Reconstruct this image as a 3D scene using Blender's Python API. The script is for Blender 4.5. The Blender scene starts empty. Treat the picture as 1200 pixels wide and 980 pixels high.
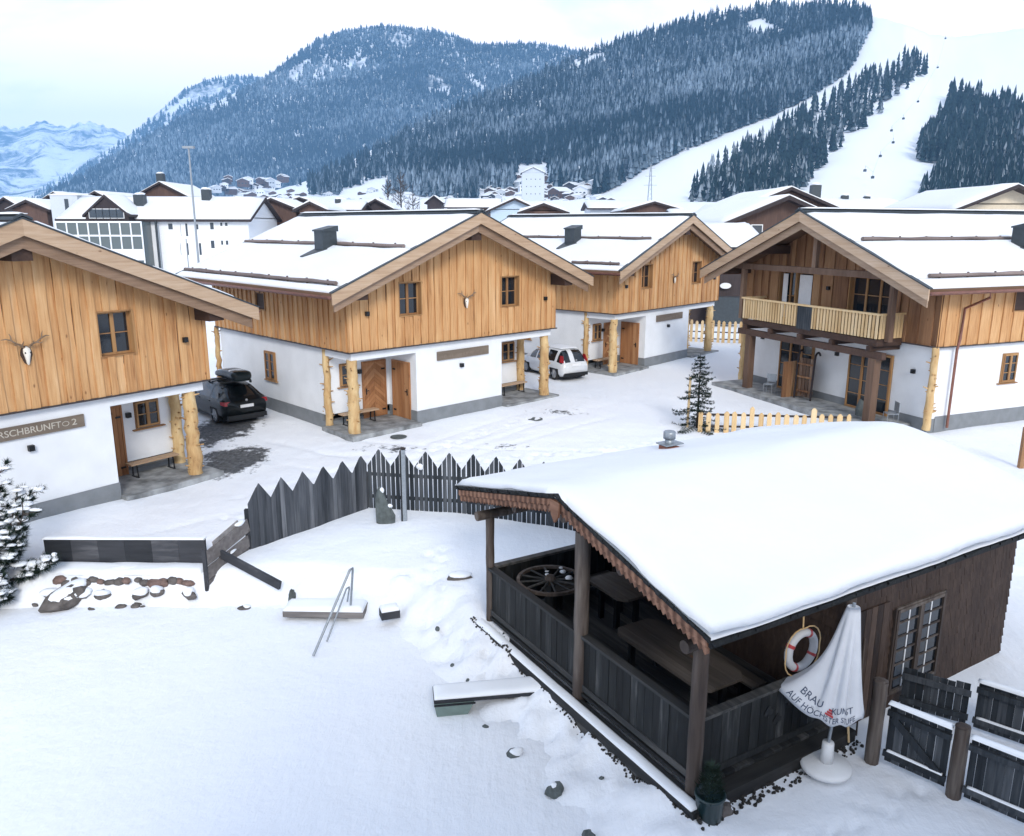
import bpy, bmesh, math, random
import numpy as np
from mathutils import Vector, Matrix
random.seed(7); rng = np.random.default_rng(11)
PI = math.pi
S = bpy.context.scene
COL = S.collection

# ------------------------------------------------------------------ camera
CF, CP, CR, CH = 938.69, 0.2351185, 0.00210413, 7.364
cam = bpy.data.objects.new('camera', bpy.data.cameras.new('camera')); COL.objects.link(cam)
cam.data.sensor_fit = 'HORIZONTAL'; cam.data.sensor_width = 36; cam.data.lens = CF/1200*36
cam.data.clip_end = 60000; cam.data.clip_start = .1
cam.matrix_world = Matrix.Translation((0, 0, CH)) @ Matrix.Rotation(PI/2-CP, 4, 'X') @ Matrix.Rotation(CR, 4, 'Z')
S.camera = cam

def ray(px, py):
    a, b = px-600, py-490
    cr, sr = math.cos(CR), math.sin(CR)
    X = a*cr+b*sr; Y = -a*sr+b*cr
    c, s = math.cos(CP), math.sin(CP); v = -Y/CF
    return np.array([X/CF, c+v*s, -s+v*c])
def atY(px, py, Y):
    r = ray(px, py); return np.array([0, 0, CH])+r*Y/r[1]
def ground(px, py, z=0):
    r = ray(px, py); return np.array([0, 0, CH])+r*(z-CH)/r[2]

# ------------------------------------------------------------------ noise (numpy value noise)
_perm = rng.random((256, 256))
def vnoise(x, y):
    xi = np.floor(x).astype(int); yi = np.floor(y).astype(int); fx = x-xi; fy = y-yi
    fx = fx*fx*(3-2*fx); fy = fy*fy*(3-2*fy)
    g = lambda i, j: _perm[i & 255, j & 255]
    return (g(xi, yi)*(1-fx)+g(xi+1, yi)*fx)*(1-fy)+(g(xi, yi+1)*(1-fx)+g(xi+1, yi+1)*fx)*fy
def fbm(x, y, o=4):
    s = 0; a = .5; x = np.asarray(x, float); y = np.asarray(y, float)
    for i in range(o):
        s = s+a*(vnoise(x+17.3*i, y+9.1*i)-.5); x = x*2.03; y = y*2.03; a *= .5
    return s

# ------------------------------------------------------------------ materials
def nt(name):
    m = bpy.data.materials.new(name); m.use_nodes = True
    n = m.node_tree; b = n.nodes['Principled BSDF']; return m, n, b
def N(n, t, **kw):
    x = n.nodes.new(t)
    for k, v in kw.items(): setattr(x, k, v)
    return x
def L(n, a, b): n.links.new(a, b)
def coords(n, scale=(1, 1, 1), kind='Object', rot=(0, 0, 0)):
    tc = N(n, 'ShaderNodeTexCoord'); mp = N(n, 'ShaderNodeMapping')
    mp.inputs['Scale'].default_value = scale; mp.inputs['Rotation'].default_value = rot
    L(n, tc.outputs[kind], mp.inputs[0]); return mp.outputs[0]
def noise(n, vec, scale, detail=4, rough=.55, dist=0):
    x = N(n, 'ShaderNodeTexNoise'); x.inputs['Scale'].default_value = scale; x.inputs['Detail'].default_value = detail
    x.inputs['Roughness'].default_value = rough; x.inputs['Distortion'].default_value = dist
    L(n, vec, x.inputs['Vector']); return x.outputs[0]
def ramp(n, fac, stops):
    r = N(n, 'ShaderNodeValToRGB'); e = r.color_ramp.elements
    while len(e) < len(stops): e.new(.5)
    for el, (p, c) in zip(e, stops):
        el.position = p; el.color = (*c, 1) if len(c) == 3 else c
    L(n, fac, r.inputs[0]); return r.outputs[0]
def mixc(n, fac, a, b, mode='MIX'):
    m = N(n, 'ShaderNodeMix', data_type='RGBA', blend_type=mode)
    for sock, v in ((m.inputs['Factor'], fac), (m.inputs['A'], a), (m.inputs['B'], b)):
        if isinstance(v, (int, float)): sock.default_value = v
        elif isinstance(v, tuple): sock.default_value = (*v, 1)
        else: L(n, v, sock)
    # RGBA sockets are the 6th/7th
    return m.outputs['Result'] if False else m.outputs[2]
def mix(n, fac, a, b, mode='MIX'):
    m = N(n, 'ShaderNodeMix', data_type='RGBA', blend_type=mode)
    for i, v in ((0, fac), (6, a), (7, b)):
        sock = m.inputs[i]
        if isinstance(v, (int, float)): sock.default_value = v
        elif isinstance(v, tuple): sock.default_value = (*v, 1)
        else: L(n, v, sock)
    return m.outputs[2]
def bump(n, b, h, strength=.3, dist=.02):
    x = N(n, 'ShaderNodeBump'); x.inputs['Strength'].default_value = strength; x.inputs['Distance'].default_value = dist
    L(n, h, x.inputs['Height']); L(n, x.outputs[0], b.inputs['Normal'])
def math_(n, op, a, b=None):
    m = N(n, 'ShaderNodeMath', operation=op)
    for i, v in enumerate((a, b)):
        if v is None: continue
        if isinstance(v, (int, float)): m.inputs[i].default_value = v
        else: L(n, v, m.inputs[i])
    return m.outputs[0]
def attr(n, name='tint'):
    a = N(n, 'ShaderNodeAttribute'); a.attribute_name = name; return a.outputs['Fac']

def flat(name, c, rough=.6, metal=0, var=.12, scale=6, bmp=.1):
    m, n, b = nt(name)
    v = coords(n); f = noise(n, v, scale, 5)
    lo = tuple(x*(1-var) for x in c); hi = tuple(min(1, x*(1+var)) for x in c)
    L(n, ramp(n, f, [(.3, lo), (.7, hi)]), b.inputs['Base Color'])
    b.inputs['Roughness'].default_value = rough; b.inputs['Metallic'].default_value = metal
    if bmp: bump(n, b, noise(n, v, scale*5, 4), bmp, .01)
    return m

def mat_snow(name, base=(.86, .89, .93), bs=(.35, .05), sc=(1.2, 14)):
    m, n, b = nt(name); v = coords(n)
    f = noise(n, v, sc[0]*.4, 5)
    L(n, ramp(n, f, [(.3, tuple(x*.97 for x in base)), (.7, base)]), b.inputs['Base Color'])
    b.inputs['Roughness'].default_value = .65
    b.inputs['Specular IOR Level'].default_value = .25
    h = math_(n, 'ADD', noise(n, v, sc[0], 6), math_(n, 'MULTIPLY', noise(n, v, sc[1], 4), .25))
    bump(n, b, h, bs[0], bs[1]); return m

def mat_ground():
    m, n, b = nt('snow_ground'); v = coords(n)
    f = noise(n, v, .35, 6)
    snow = ramp(n, f, [(.3, (.83, .86, .91)), (.7, (.87, .89, .925))])
    # bare, slushy paving patch beside the near chalet's porch and faint wheel tracks in the lane
    tc = N(n, 'ShaderNodeTexCoord'); sx = N(n, 'ShaderNodeSeparateXYZ'); L(n, tc.outputs['Object'], sx.inputs[0])
    def spot(x, y, rx, ry):
        a = math_(n, 'DIVIDE', math_(n, 'SUBTRACT', sx.outputs[0], x), rx); c = math_(n, 'DIVIDE', math_(n, 'SUBTRACT', sx.outputs[1], y), ry)
        return math_(n, 'SUBTRACT', 1.0, math_(n, 'SQRT', math_(n, 'ADD', math_(n, 'MULTIPLY', a, a), math_(n, 'MULTIPLY', c, c))))
    s = math_(n, 'MAXIMUM', spot(-9.3, 25.6, 1.5, 1.9), spot(-10.8, 29.5, 1.5, 3.6))
    for q in ((-.3, 26.9, 1.4, .7), (2.0, 31.8, 1.5, .7), (-4.2, 26.6, 1.7, .55)): s = math_(n, 'MAXIMUM', s, math_(n, 'MULTIPLY', spot(*q), .38))
    s = math_(n, 'ADD', math_(n, 'MAXIMUM', s, -1), math_(n, 'MULTIPLY', math_(n, 'SUBTRACT', noise(n, v, 2.4, 8, .7), .5), 1.7))
    fac = ramp(n, s, [(.22, (0, 0, 0)), (.42, (1, 1, 1))])
    asph = ramp(n, noise(n, v, 9, 6), [(.3, (.045, .047, .05)), (.75, (.16, .165, .175))])
    L(n, mix(n, fac, snow, asph), b.inputs['Base Color'])
    b.inputs['Roughness'].default_value = .7; b.inputs['Specular IOR Level'].default_value = .2
    tr = noise(n, coords(n, (1.6, .35, 1), rot=(0, 0, -.62)), 2.2, 6, .6)
    h = math_(n, 'ADD', noise(n, v, .9, 6, .6), math_(n, 'MULTIPLY', noise(n, v, 7, 5), .22))
    h = math_(n, 'ADD', h, math_(n, 'MULTIPLY', tr, .5))
    bump(n, b, h, .7, .09); return m

def mat_wood(name, stops, axis=2, grain=9, stretch=14, knots=True, rough=.65, tint=.35, bmp=.35, knotc=(.13, .05, .02)):
    m, n, b = nt(name)
    sc = [1, 1, 1]; sc[axis] = 1/stretch
    v = coords(n, tuple(sc)); f = noise(n, v, grain, 6, .6, .4)
    big = noise(n, coords(n, tuple(.35 if i == axis else 1.3 for i in range(3))), 1.6, 3)
    f2 = math_(n, 'ADD', math_(n, 'MULTIPLY', f, .6), math_(n, 'MULTIPLY', big, .4))
    t = math_(n, 'ADD', f2, math_(n, 'MULTIPLY', math_(n, 'SUBTRACT', attr(n), .5), tint))
    c = ramp(n, t, stops)
    if knots:
        ks = [2.2, 2.2, 2.2]; ks[axis] = 1.1
        vo = N(n, 'ShaderNodeTexVoronoi'); vo.inputs['Scale'].default_value = 1.4
        L(n, coords(n, tuple(ks)), vo.inputs['Vector'])
        kf = ramp(n, vo.outputs['Distance'], [(.035, (1, 1, 1)), (.1, (0, 0, 0))])
        c = mix(n, math_(n, 'MULTIPLY', kf, .75), c, knotc)
    L(n, c, b.inputs['Base Color']); b.inputs['Roughness'].default_value = rough
    b.inputs['Specular IOR Level'].default_value = .25
    bump(n, b, f, bmp, .012); return m

M = {}
M['ground'] = mat_ground()
M['snow'] = mat_snow('fresh_snow')
M['roofsnow'] = mat_snow('roof_snow', (.79, .805, .825), (.4, .06), (.8, 9))
M['pond'] = mat_snow('pond_snow', (.91, .905, .895), (.12, .04), (.5, 6))
LARCH = [(.2, (.22, .09, .034)), (.38, (.47, .24, .10)), (.55, (.60, .345, .158)), (.78, (.72, .48, .265))]
M['larch'] = mat_wood('larch_boards', LARCH, 2, grain=17, stretch=18, tint=.24, bmp=.5)
M['larch_h'] = mat_wood('larch_barge', [(.2, (.27, .17, .105)), (.5, (.46, .32, .21)), (.8, (.60, .46, .34))], 0, grain=16, stretch=20, tint=.3)
M['larch_old'] = mat_wood('browner_boards', [(.2, (.12, .055, .028)), (.5, (.27, .14, .07)), (.8, (.40, .235, .12))], 2, tint=.5)
M['brownbeam'] = mat_wood('brown_beam', [(.2, (.075, .045, .03)), (.5, (.16, .10, .07)), (.8, (.25, .17, .12))], 2, knots=False)
M['larch_shaded'] = mat_wood('shaded_barge', [(.2, (.17, .105, .065)), (.5, (.30, .20, .135)), (.8, (.42, .31, .22))], 0, grain=16, stretch=20, tint=.3)  # barge wood darkened: shade on the recessed lower board is in the colour
M['soffit'] = mat_wood('soffit_boards', [(.2, (.10, .055, .03)), (.8, (.22, .13, .08))], 1, knots=False)
M['darkbeam'] = mat_wood('dark_beam', [(.2, (.035, .02, .015)), (.8, (.10, .06, .045))], 1, knots=False)
M['log'] = mat_wood('debarked_log', [(.25, (.20, .095, .04)), (.42, (.50, .31, .14)), (.6, (.66, .48, .25)), (.8, (.74, .60, .38))], 2, grain=6, stretch=3.5, tint=.2, knotc=(.12, .055, .025), bmp=.8)
M['guardlog'] = mat_wood('grey_log', [(.2, (.10, .075, .07)), (.8, (.30, .24, .22))], 1, knots=False)
M['doorwood'] = mat_wood('door_oak', [(.2, (.22, .095, .04)), (.5, (.38, .18, .08)), (.8, (.48, .26, .13))], 2, tint=.4)
M['picket'] = mat_wood('fresh_picket', [(.2, (.46, .29, .13)), (.5, (.66, .47, .25)), (.8, (.76, .60, .38))], 2, tint=.35, knots=False)
M['fence'] = mat_wood('weathered_fence', [(.25, (.010, .013, .017)), (.5, (.03, .036, .043)), (.82, (.115, .125, .14))], 2, grain=16, stretch=18, knots=False, tint=.4, bmp=.6)
M['fence_grey'] = mat_wood('grey_fence', [(.22, (.022, .026, .032)), (.5, (.075, .082, .095)), (.8, (.19, .20, .22))], 2, grain=16, stretch=18, knots=False, tint=.4, bmp=.6)
M['plank'] = mat_wood('grey_plank', [(.2, (.06, .055, .055)), (.5, (.17, .155, .15)), (.8, (.33, .31, .30))], 0, grain=10, stretch=14, knots=False, bmp=.6)
M['tar'] = mat_wood('tarred_plank', [(.25, (.018, .02, .024)), (.6, (.05, .052, .06)), (.85, (.16, .16, .17))], 0, grain=6, stretch=8, knots=False)
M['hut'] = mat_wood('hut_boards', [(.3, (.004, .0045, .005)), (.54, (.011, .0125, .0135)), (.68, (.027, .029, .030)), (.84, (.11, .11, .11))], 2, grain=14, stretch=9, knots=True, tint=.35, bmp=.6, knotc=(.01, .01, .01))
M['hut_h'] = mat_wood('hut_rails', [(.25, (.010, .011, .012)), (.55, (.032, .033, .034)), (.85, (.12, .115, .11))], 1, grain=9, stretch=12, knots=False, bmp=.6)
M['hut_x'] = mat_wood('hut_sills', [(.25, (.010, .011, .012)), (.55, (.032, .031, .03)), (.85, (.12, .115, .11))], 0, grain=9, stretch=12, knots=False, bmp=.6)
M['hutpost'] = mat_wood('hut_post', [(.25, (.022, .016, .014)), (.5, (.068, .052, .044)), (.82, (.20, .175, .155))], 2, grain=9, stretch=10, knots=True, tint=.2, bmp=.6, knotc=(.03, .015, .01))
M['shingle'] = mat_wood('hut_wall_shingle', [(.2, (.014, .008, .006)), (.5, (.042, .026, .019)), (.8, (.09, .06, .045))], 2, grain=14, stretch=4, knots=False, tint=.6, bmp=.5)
M['carved'] = mat_wood('carved_barge', [(.2, (.035, .018, .012)), (.45, (.13, .062, .038)), (.8, (.36, .20, .13))], 1, knots=False, tint=.5)
M['table'] = mat_wood('table_plank', [(.2, (.03, .025, .022)), (.5, (.085, .072, .063)), (.8, (.16, .14, .125))], 1, knots=True, tint=.2)
M['plaster'] = flat('white_plaster', (.78, .80, .825), .85, 0, .06, 1.1, .2)
M['plinth'] = flat('grey_plinth', (.20, .215, .23), .85, 0, .12, 3, .15)
M['slab'] = flat('porch_stone', (.25, .26, .265), .7, 0, .55, 2.2, .3)
M['black'] = flat('black_metal', (.012, .013, .015), .45, .3, .2)
M['drip'] = flat('dark_drip_edge', (.045, .035, .035), .6)
M['copper'] = flat('copper_gutter', (.26, .12, .09), .45, .5, .2)
M['anthra'] = flat('anthracite_sheet', (.05, .062, .072), .5, .4, .15)
M['steel'] = flat('galvanised_steel', (.30, .33, .36), .45, .6, .15, 20)
M['bone'] = flat('bone', (.78, .74, .66), .6)
M['antler'] = flat('antler', (.22, .15, .095), .6)
M['stone'] = flat('field_stone', (.10, .088, .082), .85, 0, .5, 5, .6)
M['stone_red'] = flat('reddish_stone', (.15, .10, .085), .85, 0, .5, 5, .6)
M['stone_slate'] = flat('slate_stone', (.085, .10, .10), .8, 0, .35, 6, .6)
M['frame'] = mat_wood('window_wood', [(.2, (.25, .12, .05)), (.8, (.46, .27, .12))], 2, knots=False)
M['white'] = flat('white_paint', (.78, .79, .80), .5, 0, .03)
M['cream'] = flat('cream_render', (.62, .53, .40), .85, 0, .06)
M['bgwhite'] = flat('white_render', (.74, .76, .79), .85, 0, .05)
M['bggrey'] = flat('pale_grey_render', (.52, .56, .61), .85, 0, .05)
M['bgblue'] = flat('pale_blue_render', (.50, .62, .74), .85, 0, .05)
M['bgbrown'] = mat_wood('village_timber', [(.2, (.055, .032, .026)), (.8, (.15, .09, .07))], 2, knots=False)
M['bgdark'] = mat_wood('dark_village_timber', [(.2, (.018, .015, .018)), (.8, (.06, .045, .045))], 2, knots=False)
M['brick'] = flat('chimney_brick', (.26, .10, .07), .8)
M['ringpaint'] = flat('dull_ring_paint', (.50, .51, .53), .5, 0, .08)
M['red'] = flat('red_plastic', (.38, .035, .04), .4)
M['redlamp'] = flat('red_lens', (.30, .01, .015), .15, bmp=0)
M['cloth'] = flat('parasol_cloth', (.58, .60, .64), .8, 0, .06, 3, .15)
M['ink'] = flat('navy_lettering', (.03, .05, .10), .7, bmp=0)
M['letter'] = flat('pale_carved_letters', (.50, .46, .39), .7, bmp=0)
M['signwood'] = mat_wood('sign_board', [(.2, (.11, .085, .065)), (.8, (.25, .20, .155))], 0, knots=False)
M['potgreen'] = flat('dark_glazed_pot', (.012, .03, .034), .3)
M['skim'] = flat('green_plastic_box', (.16, .22, .20), .5)
M['rubber'] = flat('tyre_rubber', (.018, .018, .02), .8)
M['alloy'] = flat('alloy_rim', (.42, .43, .45), .35, .7)
M['rubblesoil'] = flat('damp_gravel', (.032, .03, .027), .9, 0, .8, 14, .8)

def mat_glass(name, c=(.012, .016, .022), rough=.06):
    m, n, b = nt(name); b.inputs['Base Color'].default_value = (*c, 1); b.inputs['Roughness'].default_value = rough
    b.inputs['Specular IOR Level'].default_value = .6
    f = noise(n, coords(n), 3, 3); bump(n, b, f, .06, .02); return m
M['glass'] = mat_glass('window_glass')
M['bgglass'] = mat_glass('far_glass', (.035, .05, .07), .15)
M['veranda'] = mat_glass('veranda_glass', (.10, .125, .13), .08)
M['cglass'] = mat_glass('car_glass', (.01, .012, .014), .04)
def mat_paint(name, c):
    m, n, b = nt(name); b.inputs['Base Color'].default_value = (*c, 1); b.inputs['Roughness'].default_value = .25
    b.inputs['Coat Weight'].default_value = .8 if c[0] > .1 else .12; b.inputs['Coat Roughness'].default_value = .08; b.inputs['Specular IOR Level'].default_value = .5 if c[0] > .1 else .22
    L(n, ramp(n, noise(n, coords(n), 3, 5), [(.3, tuple(x*.9 for x in c)), (.7, c)]), b.inputs['Base Color']); return m
M['carblack'] = mat_paint('black_car_paint', (.004, .006, .007))
M['carwhite'] = mat_paint('white_car_paint', (.72, .74, .76))
M['boxgreen'] = mat_paint('dark_roof_box', (.010, .017, .019))

def mat_needle(name, dark, light, snowy, snowc=(.80, .85, .92)):
    """conifer foliage; snow lies on what faces up, more on some trees than on others (per-face tint)"""
    m, n, b = nt(name)
    t = attr(n); v = coords(n, kind='Object')
    c = ramp(n, noise(n, v, .6, 3), [(.3, dark), (.7, light)])
    g = N(n, 'ShaderNodeNewGeometry'); sx = N(n, 'ShaderNodeSeparateXYZ'); L(n, g.outputs['True Normal'], sx.inputs[0])
    up = math_(n, 'ABSOLUTE', sx.outputs[2])
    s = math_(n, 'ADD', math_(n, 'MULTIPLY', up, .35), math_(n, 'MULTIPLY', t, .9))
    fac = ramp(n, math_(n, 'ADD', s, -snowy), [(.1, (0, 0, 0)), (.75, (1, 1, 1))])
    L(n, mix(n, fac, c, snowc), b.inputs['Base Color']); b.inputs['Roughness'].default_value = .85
    b.inputs['Specular IOR Level'].default_value = .1
    return m
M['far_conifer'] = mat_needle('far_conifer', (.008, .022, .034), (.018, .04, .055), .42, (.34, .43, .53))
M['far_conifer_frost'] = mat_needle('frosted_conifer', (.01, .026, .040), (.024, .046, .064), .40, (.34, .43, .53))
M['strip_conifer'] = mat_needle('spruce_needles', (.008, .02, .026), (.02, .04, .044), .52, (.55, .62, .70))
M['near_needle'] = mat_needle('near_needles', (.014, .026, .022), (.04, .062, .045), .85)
M['bark'] = flat('bark', (.05, .036, .028), .9, 0, .3, 10, .5)
M['twig'] = flat('bare_twigs', (.06, .05, .05), .9, 0, .2, 10, 0)

def mat_mountain(name, rock, snow, amount, scale):
    m, n, b = nt(name); v = coords(n)
    g = N(n, 'ShaderNodeNewGeometry')
    f = noise(n, v, scale, 9, .65, .3); f2 = noise(n, v, scale*5, 6, .7)
    t = math_(n, 'ADD', math_(n, 'MULTIPLY', f, .75), math_(n, 'MULTIPLY', f2, .35))
    L(n, ramp(n, t, [(amount-.05, rock), (amount+.06, snow)]), b.inputs['Base Color'])
    b.inputs['Roughness'].default_value = .9; b.inputs['Specular IOR Level'].default_value = .05
    bump(n, b, f2, .6, 8); return m
M['mt_far'] = mat_mountain('far_range', (.03, .045, .07), (.84, .87, .91), .53, .0024)
M['mt_mid'] = mat_mountain('mid_mountain', (.10, .12, .14), (.78, .82, .88), .50, .0035)
M['mt_near'] = mat_snow('piste_snow', (.86, .885, .92), (.3, 2.0), (.012, .06))

# ------------------------------------------------------------------ mesh builder
class MB:
    def __init__(s): s.v = []; s.f = []; s.t = []; s.sm = []
    def add(s, vs, fs, t=.5, smooth=False):
        o = len(s.v); s.v += [tuple(map(float, p)) for p in vs]
        for f in fs: s.f.append([i+o for i in f]); s.t.append(t); s.sm.append(smooth)
        return s
    def hexa(s, p, t=.5):     # 8 points: bottom ring 0-3, top ring 4-7
        return s.add(p, [(3, 2, 1, 0), (4, 5, 6, 7), (0, 1, 5, 4), (1, 2, 6, 5), (2, 3, 7, 6), (3, 0, 4, 7)], t)
    def box(s, a, b, t=None):
        x0, y0, z0 = [min(a[i], b[i]) for i in range(3)]; x1, y1, z1 = [max(a[i], b[i]) for i in range(3)]
        return s.hexa([(x0, y0, z0), (x1, y0, z0), (x1, y1, z0), (x0, y1, z0), (x0, y0, z1), (x1, y0, z1), (x1, y1, z1), (x0, y1, z1)], random.random() if t is None else t)
    def bar(s, p, q, w, h, t=None, up=(0, 0, 1)):   # rectangular bar from p to q, width w (sideways), height h (up)
        p = Vector(p); q = Vector(q); d = (q-p).normalized(); sd = d.cross(Vector(up))
        if sd.length < 1e-4: sd = d.cross(Vector((0, 1, 0)))
        sd.normalize(); u = sd.cross(d).normalized(); sd = sd*w/2; u = u*h/2
        P = [p-sd-u, p+sd-u, q+sd-u, q-sd-u, p-sd+u, p+sd+u, q+sd+u, q-sd+u]
        return s.hexa([tuple(x) for x in P], random.random() if t is None else t)
    def tube(s, pts, r, n=8, t=None, cap=True, jit=0):
        pts = [Vector(p) for p in pts]; k = len(pts); rs = r if isinstance(r, (list, tuple)) else [r]*k
        t = random.random() if t is None else t; rings = []
        ref = Vector((.31, .17, .93))
        for i, p in enumerate(pts):
            d = (pts[min(i+1, k-1)]-pts[max(i-1, 0)]).normalized()
            a = d.cross(ref)
            if a.length < .1: a = d.cross(Vector((1, 0, 0)))
            a.normalize(); b = d.cross(a)
            rings.append([p+(a*math.cos(2*PI*j/n)+b*math.sin(2*PI*j/n))*rs[i]*(1+random.uniform(-jit, jit)) for j in range(n)])
        vs = [tuple(x) for rg in rings for x in rg]; fs = []
        for i in range(k-1):
            for j in range(n): fs.append((i*n+j, i*n+(j+1) % n, (i+1)*n+(j+1) % n, (i+1)*n+j))
        s.add(vs, fs, t, True)
        if cap: s.add([tuple(x) for x in rings[0]], [tuple(range(n))[::-1]], t); s.add([tuple(x) for x in rings[-1]], [tuple(range(n))], t)
        return s
    def lathe(s, prof, n=24, c=(0, 0, 0), t=.5, smooth=True):
        vs = [(c[0]+r*math.cos(2*PI*j/n), c[1]+r*math.sin(2*PI*j/n), c[2]+z) for r, z in prof for j in range(n)]; fs = []
        for i in range(len(prof)-1):
            for j in range(n): fs.append((i*n+j, i*n+(j+1) % n, (i+1)*n+(j+1) % n, (i+1)*n+j))
        fs.append(tuple(range(n))[::-1]); fs.append(tuple((len(prof)-1)*n+j for j in range(n)))
        return s.add(vs, fs, t, smooth)
    def prism(s, poly, y0, y1, t=None, axes=(0, 2, 1)):  # poly in (axes0,axes1), extruded along axes2
        k = len(poly); vs = []
        for y in (y0, y1):
            for a, c in poly:
                p = [0, 0, 0]; p[axes[0]] = a; p[axes[1]] = c; p[axes[2]] = y; vs.append(tuple(p))
        fs = [tuple(range(k)), tuple(range(2*k-1, k-1, -1))]+[(i, i+k, (i+1) % k+k, (i+1) % k) for i in range(k)]
        return s.add(vs, fs, random.random() if t is None else t)
    def blob(s, c, r, seed=0, n=10, m=7, jit=.25, t=None, rough=0):
        c = np.array(c, float); r = np.array(r if hasattr(r, '__len__') else (r, r, r), float); vs = []; t = random.random() if t is None else t
        R = random.Random(seed+int(c[0]*91+c[1]*57)); ax = [(R.uniform(-1, 1), R.uniform(-1, 1), R.uniform(-1, 1), R.uniform(.3, 1)) for _ in range(7)]
        for i in range(m+1):
            th = PI*i/m
            for j in range(n):
                ph = 2*PI*j/n; d = np.array([math.sin(th)*math.cos(ph), math.sin(th)*math.sin(ph), math.cos(th)])
                k = 1+jit*sum(w*math.sin(3*(d[0]*a+d[1]*b+d[2]*e)+w*9) for a, b, e, w in ax)/2.5
                k *= 1+R.uniform(-rough, rough) if 0 < i < m else 1
                if i == 0: pole0 = k
                vs.append(c+d*r*k)
        fs = [(i*n+j, i*n+(j+1) % n, (i+1)*n+(j+1) % n, (i+1)*n+j) for i in range(m) for j in range(n)]
        return s.add(vs, fs, t, not rough)
    def build(s, name, mat, parent=None, mats=None):
        used = sorted({i for f in s.f for i in f})
        if len(used) < len(s.v):
            ix = {o: i for i, o in enumerate(used)}; s.v = [s.v[i] for i in used]; s.f = [[ix[i] for i in f] for f in s.f]
        me = bpy.data.meshes.new(name); me.from_pydata(s.v, [], s.f); me.materials.append(M[mat] if isinstance(mat, str) else mat)
        if s.f:
            a = me.attributes.new('tint', 'FLOAT', 'FACE'); a.data.foreach_set('value', np.array(s.t, dtype=np.float32))
            me.polygons.foreach_set('use_smooth', np.array(s.sm, dtype=bool))
        me.update()
        o = bpy.data.objects.new(name, me); COL.objects.link(o)
        if parent: o.parent = parent
        return o
def tag(o, label=None, cat=None, group=None, kind=None):
    for k, v in (('label', label), ('category', cat), ('group', group), ('kind', kind)):
        if v: o[k] = v
    return o
def thing(name, label, cat, loc=(0, 0, 0), rz=0, group=None):
    o = bpy.data.objects.new(name, None); o.empty_display_size = .2; COL.objects.link(o); o.location = tuple(map(float, loc)); o.rotation_euler.z = rz
    return tag(o, label, cat, group)
def kids(o): return [c for c in COL.objects if c.parent == o]
def copy_tree(o, parent=None):
    c = o.copy(); COL.objects.link(c)
    if parent: c.parent = parent
    for ch in kids(o): copy_tree(ch, c)
    return c
def grid_mesh(name, P, mat, parent=None, kind=None, tint=None):
    """P: (n,m,3) array -> quad sheet"""
    n, m = P.shape[:2]; idx = np.arange(n*m).reshape(n, m)
    f = np.stack([idx[:-1, :-1], idx[:-1, 1:], idx[1:, 1:], idx[1:, :-1]], -1).reshape(-1, 4)
    me = bpy.data.meshes.new(name); me.from_pydata(P.reshape(-1, 3).tolist(), [], f.tolist()); me.materials.append(M[mat])
    me.polygons.foreach_set('use_smooth', np.ones(len(f), bool)); me.update()
    o = bpy.data.objects.new(name, me); COL.objects.link(o)
    if parent: o.parent = parent
    if kind: o['kind'] = kind
    return o
def snow_slab(mb, c00, c10, c11, c01, th, nu=20, nv=20, edge=.25, amp=.25, up=(0, 0, 1), seed=0, thick=None, tail=.35):
    """snow lying on a plane quad; rounded rim, uneven top"""
    c = [np.array(x, float) for x in (c00, c10, c11, c01)]; up = np.array(up, float)
    Lu = np.linalg.norm(c[1]-c[0]); Lv = np.linalg.norm(c[3]-c[0]); top = []
    for i in range(nu+1):
        s = (1-math.cos(PI*i/nu))/2*.5+.5*i/nu
        for j in range(nv+1):
            t = (1-math.cos(PI*j/nv))/2*.5+.5*j/nv
            b = (c[0]*(1-s)+c[1]*s)*(1-t)+(c[3]*(1-s)+c[2]*s)*t
            d = min(s*Lu, (1-s)*Lu, t*Lv, (1-t)*Lv)
            k = tail+(1-tail)*math.sqrt(max(0, 1-(1-min(1, d/edge))**2))
            h = th*k*(1+amp*float(fbm(b[0]*.8+seed*3.1+7, b[1]*.8+b[2]+seed, 3))*2)
            if thick: h += thick(s, t)
            top.append(b+up*h)
    n1, m1 = nu+1, nv+1; vs = top+[]; fs = [(i*m1+j, (i+1)*m1+j, (i+1)*m1+j+1, i*m1+j+1) for i in range(nu) for j in range(nv)]
    border = [(i, 0) for i in range(n1)]+[(nu, j) for j in range(1, m1)]+[(i, nv) for i in range(nu-1, -1, -1)]+[(0, j) for j in range(nv-1, 0, -1)]
    o = len(vs)
    for (i, j) in border:
        s = (1-math.cos(PI*i/nu))/2*.5+.5*i/nu; t = (1-math.cos(PI*j/nv))/2*.5+.5*j/nv
        vs.append((c[0]*(1-s)+c[1]*s)*(1-t)+(c[3]*(1-s)+c[2]*s)*t)
    k = len(border)
    for q in range(k):
        a, b2 = border[q], border[(q+1) % k]
        fs.append((a[0]*m1+a[1], o+q, o+(q+1) % k, b2[0]*m1+b2[1]))
    return mb.add(vs, fs, .5, True)
FONT = bpy.data.fonts.load('<builtin>') if '<builtin>' in bpy.data.fonts else None
def text_mesh(txt, size, depth=.008, bold=0):
    cu = bpy.data.curves.new('lettering', 'FONT'); cu.body = txt; cu.size = size; cu.extrude = depth; cu.offset = bold; cu.align_x = 'CENTER'; cu.align_y = 'CENTER'
    o = bpy.data.objects.new('lettering', cu); COL.objects.link(o)
    dg = bpy.context.evaluated_depsgraph_get(); me = bpy.data.meshes.new_from_object(o.evaluated_get(dg))
    COL.objects.unlink(o); bpy.data.objects.remove(o); return me

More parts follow.
